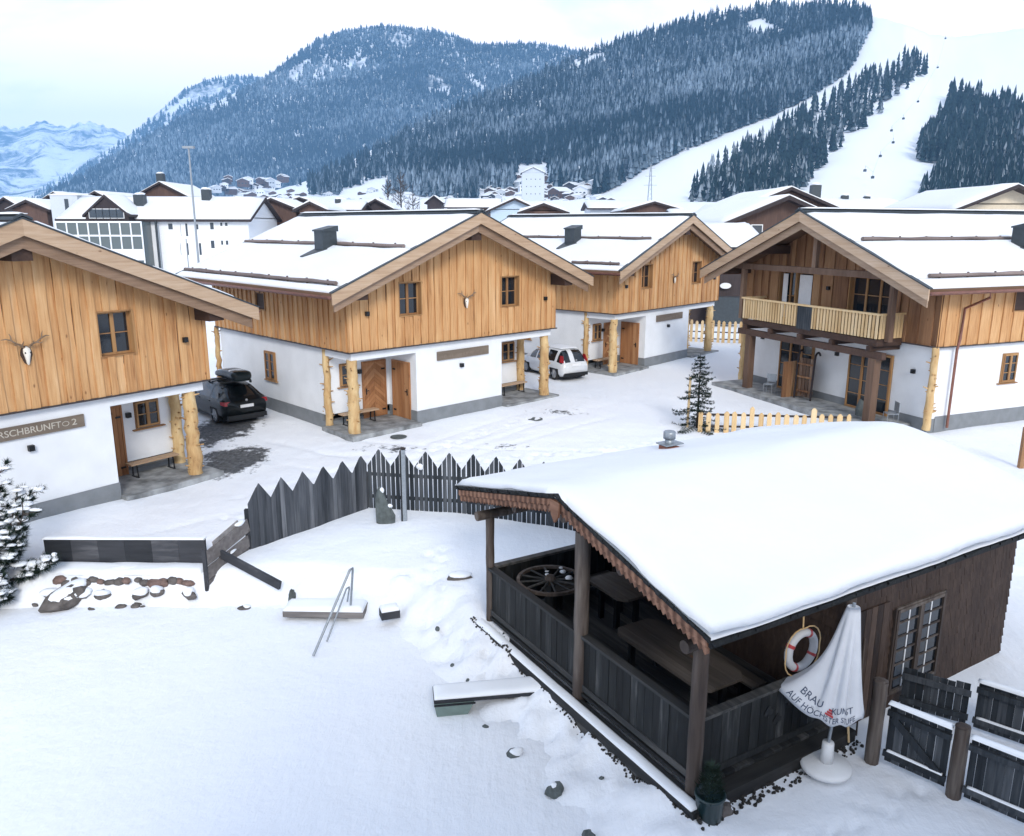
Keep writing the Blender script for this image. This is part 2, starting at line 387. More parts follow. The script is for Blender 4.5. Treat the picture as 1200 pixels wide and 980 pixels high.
# ------------------------------------------------------------------ terrain
POND = np.array([(-16, 3), (-15, 13), (-11.4, 16.2), (-8.5, 16.35), (-5.2, 16.25), (-4.4, 15.95), (-2.9, 15.6), (-2.2, 14.9), (-1.55, 13.3), (-.75, 12.2), (.0, 11.35), (.55, 10.3), (.95, 9.3), (1.3, 7.5), (1.2, 3)], float)
TRAILS = [(5.9, 10.1, 4.6, 9.4), (4.6, 9.4, 3.4, 8.2), (3.6, 8.9, 6.6, 8.4), (1.2, 11.3, -1.6, 15.2), (-1.6, 15.2, -1.9, 18.6), (-7.6, 20.2, -2.6, 24.6), (-2.4, 24.8, 5.5, 27.2), (-3.0, 26.2, 2.5, 33)]
RUTS = [(-9, 18.6, 3.5, 31.5, .75), (-6.5, 27.0, 9, 24.6, .75), (-7.5, 21.5, 6, 36, .75), (-9.2, 27, -2, 23.5, .75)]
def pond_sd(x, y):
    """signed distance to the pond outline, positive on the bank"""
    d = np.full(x.shape, 1e9); ins = np.zeros(x.shape, bool); n = len(POND)
    for i in range(n):
        a, b = POND[i], POND[(i+1) % n]; ab = b-a
        t = np.clip(((x-a[0])*ab[0]+(y-a[1])*ab[1])/(ab@ab), 0, 1)
        d = np.minimum(d, np.hypot(x-a[0]-t*ab[0], y-a[1]-t*ab[1]))
        c = ((a[1] > y) != (b[1] > y)) & (x < (b[0]-a[0])*(y-a[1])/(b[1]-a[1]+1e-12)+a[0]); ins ^= c
    return np.where(ins, -d, d)
def ter(x, y):
    x = np.asarray(x, float); y = np.asarray(y, float)
    base = np.interp(y, [-60, 8, 12, 17, 22, 30, 45, 90, 500, 900, 9000], [-.55, -.55, -.47, -.33, -.2, 0, .13, .2, 15, 34, 90])
    base = base+np.where((y < 17.2) & (x > 0), -.08, 0)-.24*np.exp(-((x+9.6)**2+(y-23.6)**2)/9.)
    sd = pond_sd(x, y)
    wdt = np.interp(x, [-9, -7, -4, 0, 2], [.9, 1.0, 1.6, 1.5, 1.5])
    k = np.clip(sd/wdt, 0, 1); k = k*k*(3-2*k)
    z = -1.0+(base+1.0)*k
    near = np.clip(1-(np.hypot(x, y-15)-22)/40, 0, 1)
    lump = fbm(x*.5, y*.5, 3)*.12+fbm(x*1.9+4, y*1.9, 3)*.075
    bank = np.exp(-((sd-.9)/.8)**2)*(y < 17)
    z = z+np.where(sd > 0, lump*near*np.clip(sd, 0, 1)*(.55+.0*bank), 0)+np.where(sd > 0, bank*(fbm(x*2.4, y*2.4, 4)*.55+fbm(x*.9+9, y*.9, 2)*.16), 0)
    z = z+np.where(sd <= 0, fbm(x*.25, y*.25, 2)*.03, 0)
    for (x0, y0, x1, y1) in TRAILS:
        L_ = math.hypot(x1-x0, y1-y0); n_ = int(L_/.34); dx, dy = (x1-x0)/L_, (y1-y0)/L_
        for i_ in range(n_):
            cx = x0+dx*.34*i_+dy*(.12 if i_ % 2 else -.12)+.06*math.sin(i_*2.3); cy = y0+dy*.34*i_-dx*(.12 if i_ % 2 else -.12)+.06*math.cos(i_*1.7)
            m_ = (abs(x-cx) < .5) & (abs(y-cy) < .5)
            if m_.any():
                a_ = (x[m_]-cx)*dx+(y[m_]-cy)*dy; b_ = -(x[m_]-cx)*dy+(y[m_]-cy)*dx; q_ = (a_/.17)**2+(b_/.10)**2; z[m_] += -.085*np.exp(-q_**2)+.03*np.exp(-(q_-2.2)**2)
    for (x0, y0, x1, y1, w0) in RUTS:
        L_ = math.hypot(x1-x0, y1-y0); dx, dy = (x1-x0)/L_, (y1-y0)/L_; a_ = (x-x0)*dx+(y-y0)*dy; b_ = -(x-x0)*dy+(y-y0)*dx+.25*np.sin(a_*.35)
        k_ = ((a_ > 0) & (a_ < L_))*(np.exp(-((b_-w0)/.13)**4)+np.exp(-((b_+w0)/.13)**4)); z = z-.055*k_*(.6+fbm(x*1.3, y*1.3, 2))
    far = np.clip((np.hypot(x, y)-90)/300, 0, 1)
    return z+far*fbm(x*.006, y*.006, 4)*9
def tz(x, y): return float(ter(np.array([x]), np.array([y]))[0])

def axis_pts(lo, hi, step, far_lo, far_hi, g=1.22):
    a = list(np.arange(lo, hi+1e-6, step)); s = step; p = hi
    while p < far_hi: s *= g; p += s; a.append(min(p, far_hi))
    s = step; p = lo; pre = []
    while p > far_lo: s *= g; p -= s; pre.append(max(p, far_lo))
    return np.array(sorted(set(pre+a)))
xs = axis_pts(-14, 14, .13, -14000, 14000, 1.12); ys = axis_pts(4, 30, .13, -80, 16000, 1.1)
X, Y = np.meshgrid(xs, ys, indexing='ij')
grid_mesh('ground', np.stack([X, Y, ter(X, Y)], -1), 'ground', kind='structure')
# the frozen pond: a level snow sheet a little above the basin's floor
px_ = np.arange(-15.5, 1.9, .25); py_ = np.arange(3.2, 17.4, .25); X, Y = np.meshgrid(px_, py_, indexing='ij')
sdp = pond_sd(X, Y); Z = np.where(sdp < .9, -.955+fbm(X*.4, Y*.4, 2)*.03+fbm(X*1.3, Y*1.3, 3)*.02, -1.5)
grid_mesh('pond', np.stack([X, Y, Z], -1), 'ground', kind='structure')

# ------------------------------------------------------------------ chalets
W0, D0, ZB, ZE, ZA, OV, EV = 10.4, 10.63, 3.08, 5.2, 7.78, 1.04, 1.21
def cladding(u0, u1, y, ztop, z0, holes, pitch=.23, horizontal=None, side=False, wob=.012, sgn=-1):
    """vertical board-on-board cladding on a plane; y = plane position, sgn = outward direction; side: runs along local y instead of x"""
    mb = MB(); p = u0; k = 0
    mb_back = [(u0, z0), (u1, z0)]
    edges = []
    while p < u1-.02:
        w = pitch*random.uniform(.78, 1.22); q = min(p+w, u1)
        if u1-q < .08: q = u1
        edges.append((p, q)); p = q
    for a, b in edges:
        k += 1
        out = .012 if k % 2 else .058
        aa, bb = (a+.007, b-.007) if k % 2 else (a-.004, b+.004)
        aa = max(aa, u0); bb = min(bb, u1)
        cuts = sorted({aa, bb}|{h[i] for h in holes for i in (0, 1) if aa < h[i] < bb})
        t = min(1, max(0, random.gauss(.5, .24)))
        for c0, c1 in zip(cuts[:-1], cuts[1:]):
            if c1-c0 < .004: continue
            mid = (c0+c1)/2; segs = [(z0-random.uniform(0, .015), None)]
            for h in sorted(holes, key=lambda h: h[2]):
                if h[0] <= mid <= h[1]: segs = [(segs[0][0], h[2])]+[(h[3], None)]
            for s0, s1 in segs:
                n = 5; vs = []
                e0 = ztop(c0) if s1 is None else s1; e1 = ztop(c1) if s1 is None else s1
                if min(e0, e1) <= s0+.01: continue
                for i in range(n+1):
                    f = i/n; j0 = random.uniform(-wob, wob) if (c0 == aa and c0 > u0) else 0; j1 = random.uniform(-wob, wob) if (c1 == bb and c1 < u1) else 0
                    for (uu, zz) in ((c0+j0, s0+(e0-s0)*f), (c1+j1, s0+(e1-s0)*f)):
                        for dd in (0, out):
                            pnt = (uu, y+sgn*dd, zz) if not side else (y+sgn*dd, uu, zz)
                            vs.append(pnt)
                fs = []
                for i in range(n):
                    o = i*4; fs += [(o+1, o+3, o+7, o+5), (o, o+1, o+5, o+4), (o+3, o+2, o+6, o+7)]
                fs += [(0, 2, 3, 1), (n*4, n*4+1, n*4+3, n*4+2)]
                mb.add(vs, fs, t)
    return mb
def casement(parent, u0, u1, z0, z1, y, sgn=-1, side=False, depth=.14, sash=2, bars=1, surround=True, matf='frame', name='window', glassm='glass'):
    if depth == .14: depth = .22
    """window in a wall plane: reveal boards and frame as the window's mesh, panes and sill as sub-parts"""
    f = MB(); g = MB()
    def bx(mb, ua, ub, ya, yb, za, zb_):
        a = (ua, y+sgn*ya, za); b = (ub, y+sgn*yb, zb_)
        if side: a = (a[1], a[0], a[2]); b = (b[1], b[0], b[2])
        mb.box(a, b)
    r = .035
    for (ua, ub, za, zb_) in ((u0-r, u0+.002, z0-r, z1+r), (u1-.002, u1+r, z0-r, z1+r), (u0+.003, u1-.003, z1-.002, z1+r), (u0+.003, u1-.003, z0-r, z0+.002)):
        bx(f, ua, ub, -depth, .062 if surround else .01, za, zb_)
    w = .055; yi = -depth+.02
    for (ua, ub, za, zb_) in ((u0, u0+w, z0, z1), (u1-w, u1, z0, z1), (u0+w, u1-w, z1-w, z1), (u0+w, u1-w, z0, z0+w)):
        bx(f, ua, ub, yi, yi+.06, za, zb_)
    for i in range(1, sash):
        c = u0+(u1-u0)*i/sash; bx(f, c-.05, c+.05, yi+.002, yi+.068, z0+w, z1-w)
    for i in range(sash):
        a = u0+w+(u1-u0-w)*i/sash; b = u0+(u1-u0-w)*(i+1)/sash
        for j in range(1, bars+1):
            zz = z0+(z1-z0)*j/(bars+1); bx(f, max(a, u0+w), min(b, u1-w), yi+.012, yi+.045, zz-.014, zz+.014)
    o = f.build(name, matf, parent)
    bx(g, u0+.01, u1-.01, yi+.015, yi+.025, z0+.01, z1-.01); g.build('pane', glassm, o)
    bk = MB(); bx(bk, u0+.012, u1-.012, -depth-.04, -depth+.004, z0+.012, z1-.012); bk.build('backing', 'black', o)
    return o
def plank_door(parent, u0, u1, z0, z1, y, sgn=-1, side=False, herring=False, hinge=True):
    d = MB(); k = 7; yv = .05
    def P(u, yy, z): return (u, y+sgn*yy, z) if not side else (y+sgn*yy, u, z)
    f = .06
    for a, b, c, e in ((u0-f, u0, z0, z1+f), (u1, u1+f, z0, z1+f), (u0, u1, z1, z1+f)):
        d.box(P(a, -.02, c), P(b, .07, e))
    if not herring:
        for i in range(k):
            a = u0+(u1-u0)*i/k; d.box(P(a+.004, 0, z0), P(a+(u1-u0)/k-.004, yv, z1))
    else:
        d.box(P(u0, 0, z0), P(u1, .03, z1), .3)
        n = 13; h = (z1-z0)/n
        for i in range(-3, n+4):   # diagonal boards, clipped to the leaf
            za = z0+i*h
            for (ua, ub, s) in ((u0, (u0+u1)/2-.004, 1), ((u0+u1)/2+.004, u1, -1)):
                hw = (ub-ua)
                z00, z01 = (za, za+hw*.9) if s > 0 else (za+hw*.9, za)
                pts = [(ua, z00), (ub, z01), (ub, z01+h-.012), (ua, z00+h-.012)]
                pts = [(u, min(max(z, z0), z1)) for u, z in pts]
                if pts[2][1]-pts[1][1] < .01 and pts[3][1]-pts[0][1] < .01: continue
                t = random.random(); vs = [P(u, .03, z) for u, z in pts]+[P(u, .05, z) for u, z in pts]
                d.add(vs, [(4, 5, 6, 7), (0, 1, 5, 4), (1, 2, 6, 5), (2, 3, 7, 6), (3, 0, 4, 7)], t)
    o = d.build('door', 'doorwood', parent)
    hb = MB(); hu = u0+.1
    hb.box(P(hu-.02, .05, z0+.92), P(hu+.02, .075, z0+1.16)); hb.box(P(hu-.01, .075, z0+1.06), P(hu+.1, .1, z0+1.085))
    hb.build('handle', 'black', o)
    if hinge:
        hg = MB()
        for z in (z0+.25, z1-.3): hg.box(P(u1-.16, .05, z-.03), P(u1+.02, .066, z+.03))
        hg.build('hinge', 'black', o)
    return o
def log_post(parent, x, y, z0, z1, r, name='log_post', stubs=14, mat='log'):
    mb = MB(); n = 14; pts = []; rs = []
    for i in range(n+1):
        f = i/n; pts.append((x+random.uniform(-.012, .012)*2, y+random.uniform(-.012, .012)*2, z0+(z1-z0)*f)); rs.append(r*(1.12-.2*f)*random.uniform(.95, 1.06))
    mb.tube(pts, rs, 12, jit=.05)
    for _ in range(stubs):
        a = random.uniform(0, 2*PI); z = random.uniform(z0+.15, z1-.15); d = Vector((math.cos(a), math.sin(a), random.uniform(.0, .5)))
        p = Vector((x, y, z))+d*r*.8; q = p+d*random.uniform(.06, .19); mb.tube([p, (p+q)/2, q], [.036, .024, .016], 6, .05)
    return mb.build(name, mat, parent)
def roof_parts(t, W, D, za, k, ov_f, ov_b, e, guards, chim=None, downpipe=None, zl=None):
    """gable roof, ridge along local y, with snow cover, barge boards, ridge cap, snow guards, gutters and chimney"""
    zr = lambda u: za-k*abs(u-W/2)
    th = .17; y0, y1 = -ov_f, D+ov_b
    mb = MB()
    for s in (-1, 1):
        ue = W/2+s*(W/2+e)
        pts = [(W/2, za-.012), (ue, zr(ue)-.012), (ue, zr(ue)-th), (W/2, za-th)]
        if s > 0: pts = pts[::-1]
        mb.prism(pts, y0, y1, .5)
    roof = mb.build('roof', 'soffit', t)
    for yy, sg in ((y0, -1), (y1, 1)):
        for s in (-1, 1):
            ue = W/2+s*(W/2+e+.03)
            for (hi, lo, ya, yb) in ((.03, -.36, 0, .05), (-.34, -.66, -.16, -.105)):
                e2 = ue if hi > 0 else W/2+s*(W/2+e-.12)
                pts = [(W/2, za+hi), (e2, zr(e2)+hi), (e2, zr(e2)+lo), (W/2, za+lo)]
                bb = MB(); bb.prism(pts if s < 0 else pts[::-1], yy+sg*ya, yy+sg*yb); bb.build('barge_board', 'larch_h' if hi > 0 else 'larch_shaded', roof)
    ed = MB()
    for yy, sg in ((y0, -1), (y1, 1)):
        for s in (-1, 1):
            ue = W/2+s*(W/2+e+.05); pts = [(W/2, za+.075), (ue, zr(ue)+.075), (ue, zr(ue)+.035), (W/2, za+.035)]
            ed.prism(pts if s < 0 else pts[::-1], yy+sg*.075, yy-sg*.1)
    for s in (-1, 1): # ridge cap
        ue = W/2+s*.22; pts = [(W/2, za+.16), (ue, zr(ue)+.14), (ue, zr(ue)+.09), (W/2, za+.10)]
        ed.prism(pts if s < 0 else pts[::-1], y0-.1, y1+.1)
    ed.build('verge_trim', 'anthra', roof)
    sn = MB(); nrm = {}
    for s in (-1, 1):
        brk = [0.25]; gl = sorted([g for g in guards if g[0] == s], key=lambda g: g[1])
        for g in gl: brk += [g[1]-.06]
        brk.append(W/2+e-.03)
        for i in range(len(brk)-1):
            a, b = brk[i]+(.1 if i else 0), brk[i+1]
            P = lambda d, y: (W/2+s*d, y, za-k*d)
            last = i == len(brk)-2 and len(brk) > 2
            up = (s*k*.5, 0, 1)
            sn = MB(); snow_slab(sn, P(a, y0+.0), P(b, y0+.0), P(b, y1), P(a, y1), .10 if last else .15, 10, 26, .2, .3, up, seed=i+s+int(W*10)); sn.build('snow_cover', 'roofsnow', roof)
        # ridge strip of snow
    sn = MB(); snow_slab(sn, (W/2-.16, y0, za+.14), (W/2+.16, y0, za+.14), (W/2+.16, y1, za+.14), (W/2-.16, y1, za+.14), .05, 4, 20, .1, .4)
    sn.build('snow_cover', 'roofsnow', roof)
    for s, d, ya, yb in guards:
        g = MB(); zz = za-k*d+.13; n = 16
        g.tube([(W/2+s*d, ya+(yb-ya)*i/n, zz+random.uniform(-.012, .012)) for i in range(n+1)], [random.uniform(.06, .085) for _ in range(n+1)], 8)
        yy = ya+.5
        while yy < yb: g.box((W/2+s*d-.03, yy-.02, zz-.16), (W/2+s*d+.03, yy+.02, zz+.1), .1); yy += 1.35
        go = g.build('snow_guard', 'guardlog', roof)
    for s in (-1, 1):
        gt = MB(); ue = W/2+s*(W/2+e+.07); zz = zr(ue)-.06
        pts = [(ue+.075*math.cos(a), zz+.075*math.sin(a)) for a in np.linspace(PI, 2*PI, 9)]+[(ue+.06*math.cos(a), zz+.06*math.sin(a)) for a in np.linspace(2*PI, PI, 9)]
        gt.prism(pts, y0+.03, y1-.03, .5)
        gt.box((ue-s*.12-.02, y0+.02, zz-.12), (ue-s*.12+.03, y1-.02, zz+.03))
        gt.build('gutter', 'copper', roof)
    if chim:
        s, d, y, w, h = chim; uc = W/2+s*d; zc = za-k*d
        c = MB(); c.box((uc-w/2, y-w/2, zc-.1), (uc+w/2, y+w/2, zc+h), .5)
        c.hexa([(uc-w/2-.05, y-w/2-.05, zc+h+.0), (uc+w/2+.05, y-w/2-.05, zc+h), (uc+w/2+.05, y+w/2+.05, zc+h), (uc-w/2-.05, y+w/2+.05, zc+h)]+
               [(uc-w/2-.05, y-w/2-.05, zc+h+.06), (uc+w/2+.05, y-w/2-.05, zc+h+.22), (uc+w/2+.05, y+w/2+.05, zc+h+.22), (uc-w/2-.05, y+w/2+.05, zc+h+.06)], .4)
        # lead flashing lying proud of the snow below the stack
        c.hexa([(uc+s*.2, y-w/2-.12, zc-k*.2+.0), (uc+s*.2, y+w/2+.12, zc-k*.2), (uc+s*1.0, y+w/2+.12, zc-k*1.0), (uc+s*1.0, y+w/2-.15, zc-k*1.0),
                (uc+s*.2, y-w/2-.12, zc-k*.2+.2), (uc+s*.2, y+w/2+.12, zc-k*.2+.2), (uc+s*.92, y+w/2+.06, zc-k*.92+.21), (uc+s*.92, y+w/2-.12, zc-k*.92+.21)], .5)
        co = c.build('chimney', 'anthra', roof)
    return roof
def wall_lamp(t, P):
    l = MB(); l.box((P[0]-.07, P[1]-.10, P[2]-.07), (P[0]+.07, P[1]+.02, P[2]+.08), .5); return l.build('wall_lamp', 'black', t)

def chalet(label, loc, rz, signtext, guards, chim, left_door2=True, fine=.23):
    t = thing('chalet', label, 'chalet', loc, rz, 'timber chalets around the snowy lane')
    W, D, zb = W0, D0, ZB; k = (ZA-ZE)/(W/2+EV); zr = lambda u: ZA-k*abs(u-W/2)
    roof_parts(t, W, D, ZA, k, OV, OV, EV, guards, chim)
    # plaster ground floor with the two corner porches cut out of it
    p = MB(); A, B, dp, hb = 2.95, 7.35, 1.9, 2.72
    z0 = .48
    p.box((A, .12, z0), (A+.3, dp+.28, zb-.003)); p.box((B-.3, .12, z0), (B, dp+.28, zb-.003)); p.box((A+.3, .123, z0), (B-.3, .42, zb-.003))
    p.box((.12, dp, z0), (A, dp+.28, zb-.002)); p.box((B, dp, z0), (W-.12, dp+.28, zb-.002))
    p.box((.12, dp+.28, z0), (.42, D-.12, zb-.004)); p.box((W-.42, dp+.28, z0), (W-.12, D-.12, zb-.004)); p.box((.42, D-.42, z0), (W-.42, D-.12, zb-.004))
    for a, b in ((.12, A), (B, W-.12)):          # beams over the porch openings
        p.box((a, .12, hb), (b, .42, zb-.003))
    p.box((.12, .42, hb), (.42, dp, zb-.003)); p.box((W-.42, .42, hb), (W-.12, dp, zb-.003))
    p.box((.42, .42, zb-.2), (W-.42, dp, zb-.06))
    p.build('wall', 'plaster', t)
    q = MB(); f = .022
    q.box((A-f, .12-f, -.5), (B+f, .47, z0+.001)); q.box((A-f, .47, -.5), (A+.3, dp, z0)); q.box((B-.3, .47, -.5), (B+f, dp, z0))
    q.box((.12-f, dp-f, -.5), (A-f, dp+.3, .22)); q.box((B+f, dp-f, -.5), (W-.12+f, dp+.3, .22))
    q.box((.12-f, dp+.3, -.5), (.5, D-.12, z0)); q.box((W-.5, dp+.3, -.5), (W-.12+f, D-.12, z0)); q.box((.5, D-.5, -.5), (W-.5, D-.12+f, z0))
    q.build('plinth', 'plinth', t)
    for a, b in ((-.15, A-f-.003), (B+f+.003, W+.15)): fl = MB(); fl.box((a, -.2, -.5), (b, dp-f-.003, .09), .5); fl.build('porch_floor', 'slab', t)
    # timber upper floor
    wins = [(2.15, 3.13, 4.16, 5.35), (7.2, 8.17, 4.16, 5.35)]
    core = MB()
    front = [(0, zb), (W, zb), (W, zr(W)-.2), (W/2, ZA-.2), (0, zr(0)-.2)]
    # backing wall with window openings left free (strips around them)
    us = [0.06]+[x for w in wins for x in (w[0]-.03, w[1]+.03)]+[W-.06]
    for a, b in zip(us[:-1], us[1:]):
        hole = next((w for w in wins if w[0]-.05 < (a+b)/2 < w[1]+.05), None)
        top = [(b, zr(b)-.2), (a, zr(a)-.2)] if not (a < W/2 < b) else [(b, zr(b)-.2), (W/2, ZA-.2), (a, zr(a)-.2)]
        if hole:
            core.prism([(a, zb), (b, zb), (b, hole[2]-.03), (a, hole[2]-.03)], 0, .2, .4); core.prism([(a, hole[3]+.03), (b, hole[3]+.03)]+top, 0, .2, .4)
        else: core.prism([(a, zb), (b, zb)]+top, 0, .2, .4)
    core.prism(front, D-.2, D, .4); core.box((.0, .2, zb), (.2, D-.2, zr(0)-.2), .4); core.box((W-.2, .2, zb), (W, D-.2, zr(W)-.2), .4)
    core.build('timber_wall', 'darkbeam', t)
    cl = cladding(-.05, W+.05, -.001, lambda u: zr(u)-.19, zb-.03, wins, fine, wob=.018)
    for y, sg in ((-.001, -1), (W+.001, 1)):
        c2 = cladding(-.05, D+.05, y, lambda v: zr(0)-.19, zb-.03, [(5.9, 6.6, 4.1, 4.72)] if sg < 0 else [], fine, side=True, sgn=sg)
        o = len(cl.v); cl.v += c2.v; cl.f += [[i+o for i in f2] for f2 in c2.f]; cl.t += c2.t; cl.sm += c2.sm
    cl.build('cladding', 'larch', t)
    dr = MB(); dr.box((-.08, -.085, zb-.075), (W+.08, -.0, zb-.03)); dr.box((-.08, 0, zb-.075), (.0, D, zb-.03)); dr.box((W, 0, zb-.075), (W+.08, D, zb-.03))
    dr.build('drip_edge', 'drip', t)
    for w in wins: casement(t, *w, -.001)
    casement(t, 5.9, 6.6, 4.1, 4.72, -.001, side=True, sash=2, bars=0)
    # porch windows and the side window
    for u0, u1 in ((.75, 1.4), (9.0, 9.75)): casement(t, u0, u1, 1.5, 2.3, dp+.001, depth=-.0, surround=False)
    casement(t, 5.62, 6.42, 1.28, 2.38, .12, side=True, depth=-.005, surround=True, bars=2)
    for a_, b_ in (((.03, 5.5, 1.2), (.14, 6.52, 1.245)), ((.6, dp-.12, 1.42), (1.55, dp+.05, 1.455)), ((8.85, dp-.12, 1.42), (9.9, dp+.05, 1.455))): sl = MB(); sl.box(a_, b_); sl.build('window_sill', 'frame', t)
    plank_door(t, 1.75, 2.72, .1, 2.25, dp+.001, herring=True); plank_door(t, 7.6, 8.5, .1, 2.25, dp+.001)
    plank_door(t, .55, 1.55, .1, 2.25, A-.001, side=True, sgn=-1); plank_door(t, .55, 1.55, .1, 2.25, B+.001, side=True, sgn=1)
    for P in ((1.58, dp-.02, 1.95), (8.75, dp-.02, 1.95), (5.15, .1, 2.0)): wall_lamp(t, P)
    for u in (.72, 9.7): wall_lamp(t, (u, -.06, 4.35))
    pl = MB()
    for u, zz in ((W/2, ZA-.66), (.06, zr(.06)-.50), (W-.06, zr(W-.06)-.50)):
        pl = MB(); pl.box((u-.24, -OV+.22, zz-.30), (u+.24, D+OV-.22, zz+.16), .4); pl.build('purlin', 'darkbeam', t)
    for x, y, r in ((.24, .26, .20), (.2, dp+.02, .13), (W-(.53 if loc[0] < -10 else .34), .28, .20), (W-(.12 if loc[0] < -10 else .3), dp-.1, .17)): log_post(t, x, y, .0, 2.74 if y < 1 else 3.0, r, stubs=34)
    log_post(t, .02, D+.05, 0, zb-.08, .11); log_post(t, W-.02, D+.05, 0, zb-.08, .11)
    return t
def local(t, p): return tuple((Matrix.Translation(t.location) @ Matrix.Rotation(t.rotation_euler.z, 4, 'Z')) @ Vector(p))
def house_sign(t, label, legible):
    o = thing('house_sign', label, 'sign', local(t, (5.26, .1, 2.48)), t.rotation_euler.z, 'name boards on the chalets')
    b = MB(); b.box((-1.32, -.045, -.17), (1.32, .015, .17), .5); b.build('board', 'signwood', o)
    if legible:
        for txt, x0, x1 in (('HIRSCHBRUNFT', -1.08, .70), ('2', .98, 1.11)):
            me = text_mesh(txt, .24); me.materials.clear(); me.materials.append(M['letter'])
            xs_ = [v.co.x for v in me.vertices]; w = max(xs_)-min(xs_); m0 = (max(xs_)+min(xs_))/2
            for v in me.vertices: v.co.x = (v.co.x-m0)*(x1-x0)/w
            x = bpy.data.objects.new('lettering', me); COL.objects.link(x); x.parent = o; x.rotation_euler = (PI/2, 0, 0); x.location = ((x0+x1)/2, -.052, 0)
        r = MB(); a = np.linspace(0, 2*PI, 19); r.tube([(.82+.085*math.cos(q), -.05, .06*math.sin(q)) for q in a], .009, 6); r.build('emblem', 'letter', o)
    else:      # lettering worn past reading: shallow strokes
        r = MB(); x = -1.05
        while x < 1.1:
            for q in range(random.choice((1, 2, 2, 3))):
                c = x+random.uniform(0, .09); d = random.uniform(-.04, .04); r.bar((c, -.047, -.08), (c+d, -.047, random.uniform(.02, .08)), .018, .008, up=(0, 1, 0))
            x += .155
        r.build('lettering', 'signwood', o)
def deer_skull(t, label, s=1.0):
    o = thing('deer_skull', label, 'hunting trophy', local(t, (5.3, -.06, 4.45)), t.rotation_euler.z, 'antlered skulls on the chalet gables')
    b = MB(); b.prism([(.19*s*math.cos(a)*(1 if math.sin(a) > -.2 else .8), .33*s*math.sin(a)) for a in np.linspace(0, 2*PI, 20, False)], -.02, .015); b.build('plaque', 'darkbeam', o)
    k = MB(); prof = [(.30, .03, .02), (.22, .115, .075), (.10, .125, .10), (-.05, .085, .10), (-.20, .06, .075), (-.30, .045, .05), (-.34, .015, .02)]
    n = 12; vs = []
    for z, rx, ry in prof:
        for j in range(n): a = 2*PI*j/n; vs.append((rx*math.cos(a)*s, -.05-ry*math.sin(a)*s, z*s))
    k.add(vs, [(i*n+j, i*n+(j+1) % n, (i+1)*n+(j+1) % n, (i+1)*n+j) for i in range(len(prof)-1) for j in range(n)], .5, True); k.build('skull', 'bone', o)
    e = MB()
    for sx in (-1, 1): e.blob((sx*.075*s, -.13*s, .09*s), (.03*s, .03*s, .035*s), 3, 8, 5, 0)
    e.build('eye_socket', 'black', o)
    for sx in (-1, 1):
        a = MB(); P = lambda x, y, z: (sx*x*s, y*s, z*s)
        a.tube([P(.06, -.06, .26), P(.2, -.1, .38), P(.34, -.16, .44), P(.48, -.18, .56), P(.64, -.15, .62), P(.78, -.1, .60)], [.03, .027, .024, .022, .018, .008], 7)
        a.tube([P(.12, -.09, .33), P(.17, -.25, .42), P(.16, -.34, .52)], [.02, .016, .006], 6)
        a.tube([P(.30, -.14, .43), P(.40, -.24, .40), P(.47, -.28, .43)], [.02, .015, .006], 6)
        a.tube([P(.48, -.18, .56), P(.50, -.2, .72), P(.54, -.2, .80)], [.02, .014, .006], 6)
        a.build('antler', 'antler', o)
def porch_bench(t, u, label, slat='larch_h'):
    o = thing('bench', label, 'bench', local(t, (u, 1.42, .1)), t.rotation_euler.z, 'benches on the chalet porches')
    b = MB(); b.box((-.8, -.17, .40), (.8, .0, .445)); b.box((-.8, .012, .4), (.8, .18, .445)); b.build('seat', 'larch_h', o)
    for x in (-.6, .6):
        l = MB(); l.bar((x, -.18, .0), (x, .2, .0), .06, .02); l.bar((x, -.16, .0), (x, -.12, .4), .05, .02, up=(1, 0, 0)); l.bar((x, .16, .0), (x, .12, .4), .05, .02, up=(1, 0, 0)); l.build('leg', 'black', o)
    return o

gB = [(-1, 3.12, -.5, 11.5), (-1, 5.98, -.6, 11.5), (1, 3.12, 0, 10.5), (1, 5.98, 0, 10.5)]
A_ = chalet('pale larch chalet cropped by the frame edge, with a long carved name board', (-15.53, 15.94, -.3), .94, '', [(1, 3.12, -.5, 11.0), (1, 5.98, 0, 10.5)], (-1, 3.0, 5.0, .6, .75), fine=.215)
B_ = chalet('middle larch chalet with a black estate car parked along its white side wall', (-5.64, 27.55, .03), .768, '', gB, (-1, 3.5, 4.0, .62, .75), fine=.185)
C_ = chalet('farther larch chalet behind the middle one, white hatchback parked beside its wall', (5.09, 39.54, .12), .84, '', [(-1, 3.08, -.5, 9.5), (-1, 5.93, -.6, 2.2), (1, 3.1, 0, 9)], (-1, 3.7, 3.9, .62, .8))
house_sign(A_, 'long name board on the near left chalet, partly cut off by the frame', True)
house_sign(B_, 'weathered grey name board on the middle chalet with faded lettering', False)
house_sign(C_, 'small grey name board on the farther chalet behind the white car', False)
deer_skull(A_, 'white deer skull with antlers on the near left larch gable', .74); deer_skull(B_, 'deer skull with antlers on the middle chalet gable between two windows', .62); deer_skull(C_, 'small deer skull on the farther chalet gable beside the balcony house', .5)
porch_bench(A_, 9.15, 'slatted bench on the near left chalet porch beside two thick logs'); porch_bench(B_, 1.2, 'slatted bench under the left porch window of the middle chalet'); porch_bench(B_, 9.2, 'slatted bench in the right porch of the middle chalet near the white car'); porch_bench(C_, 1.2, 'slatted bench on the left porch of the farther chalet behind the white car')

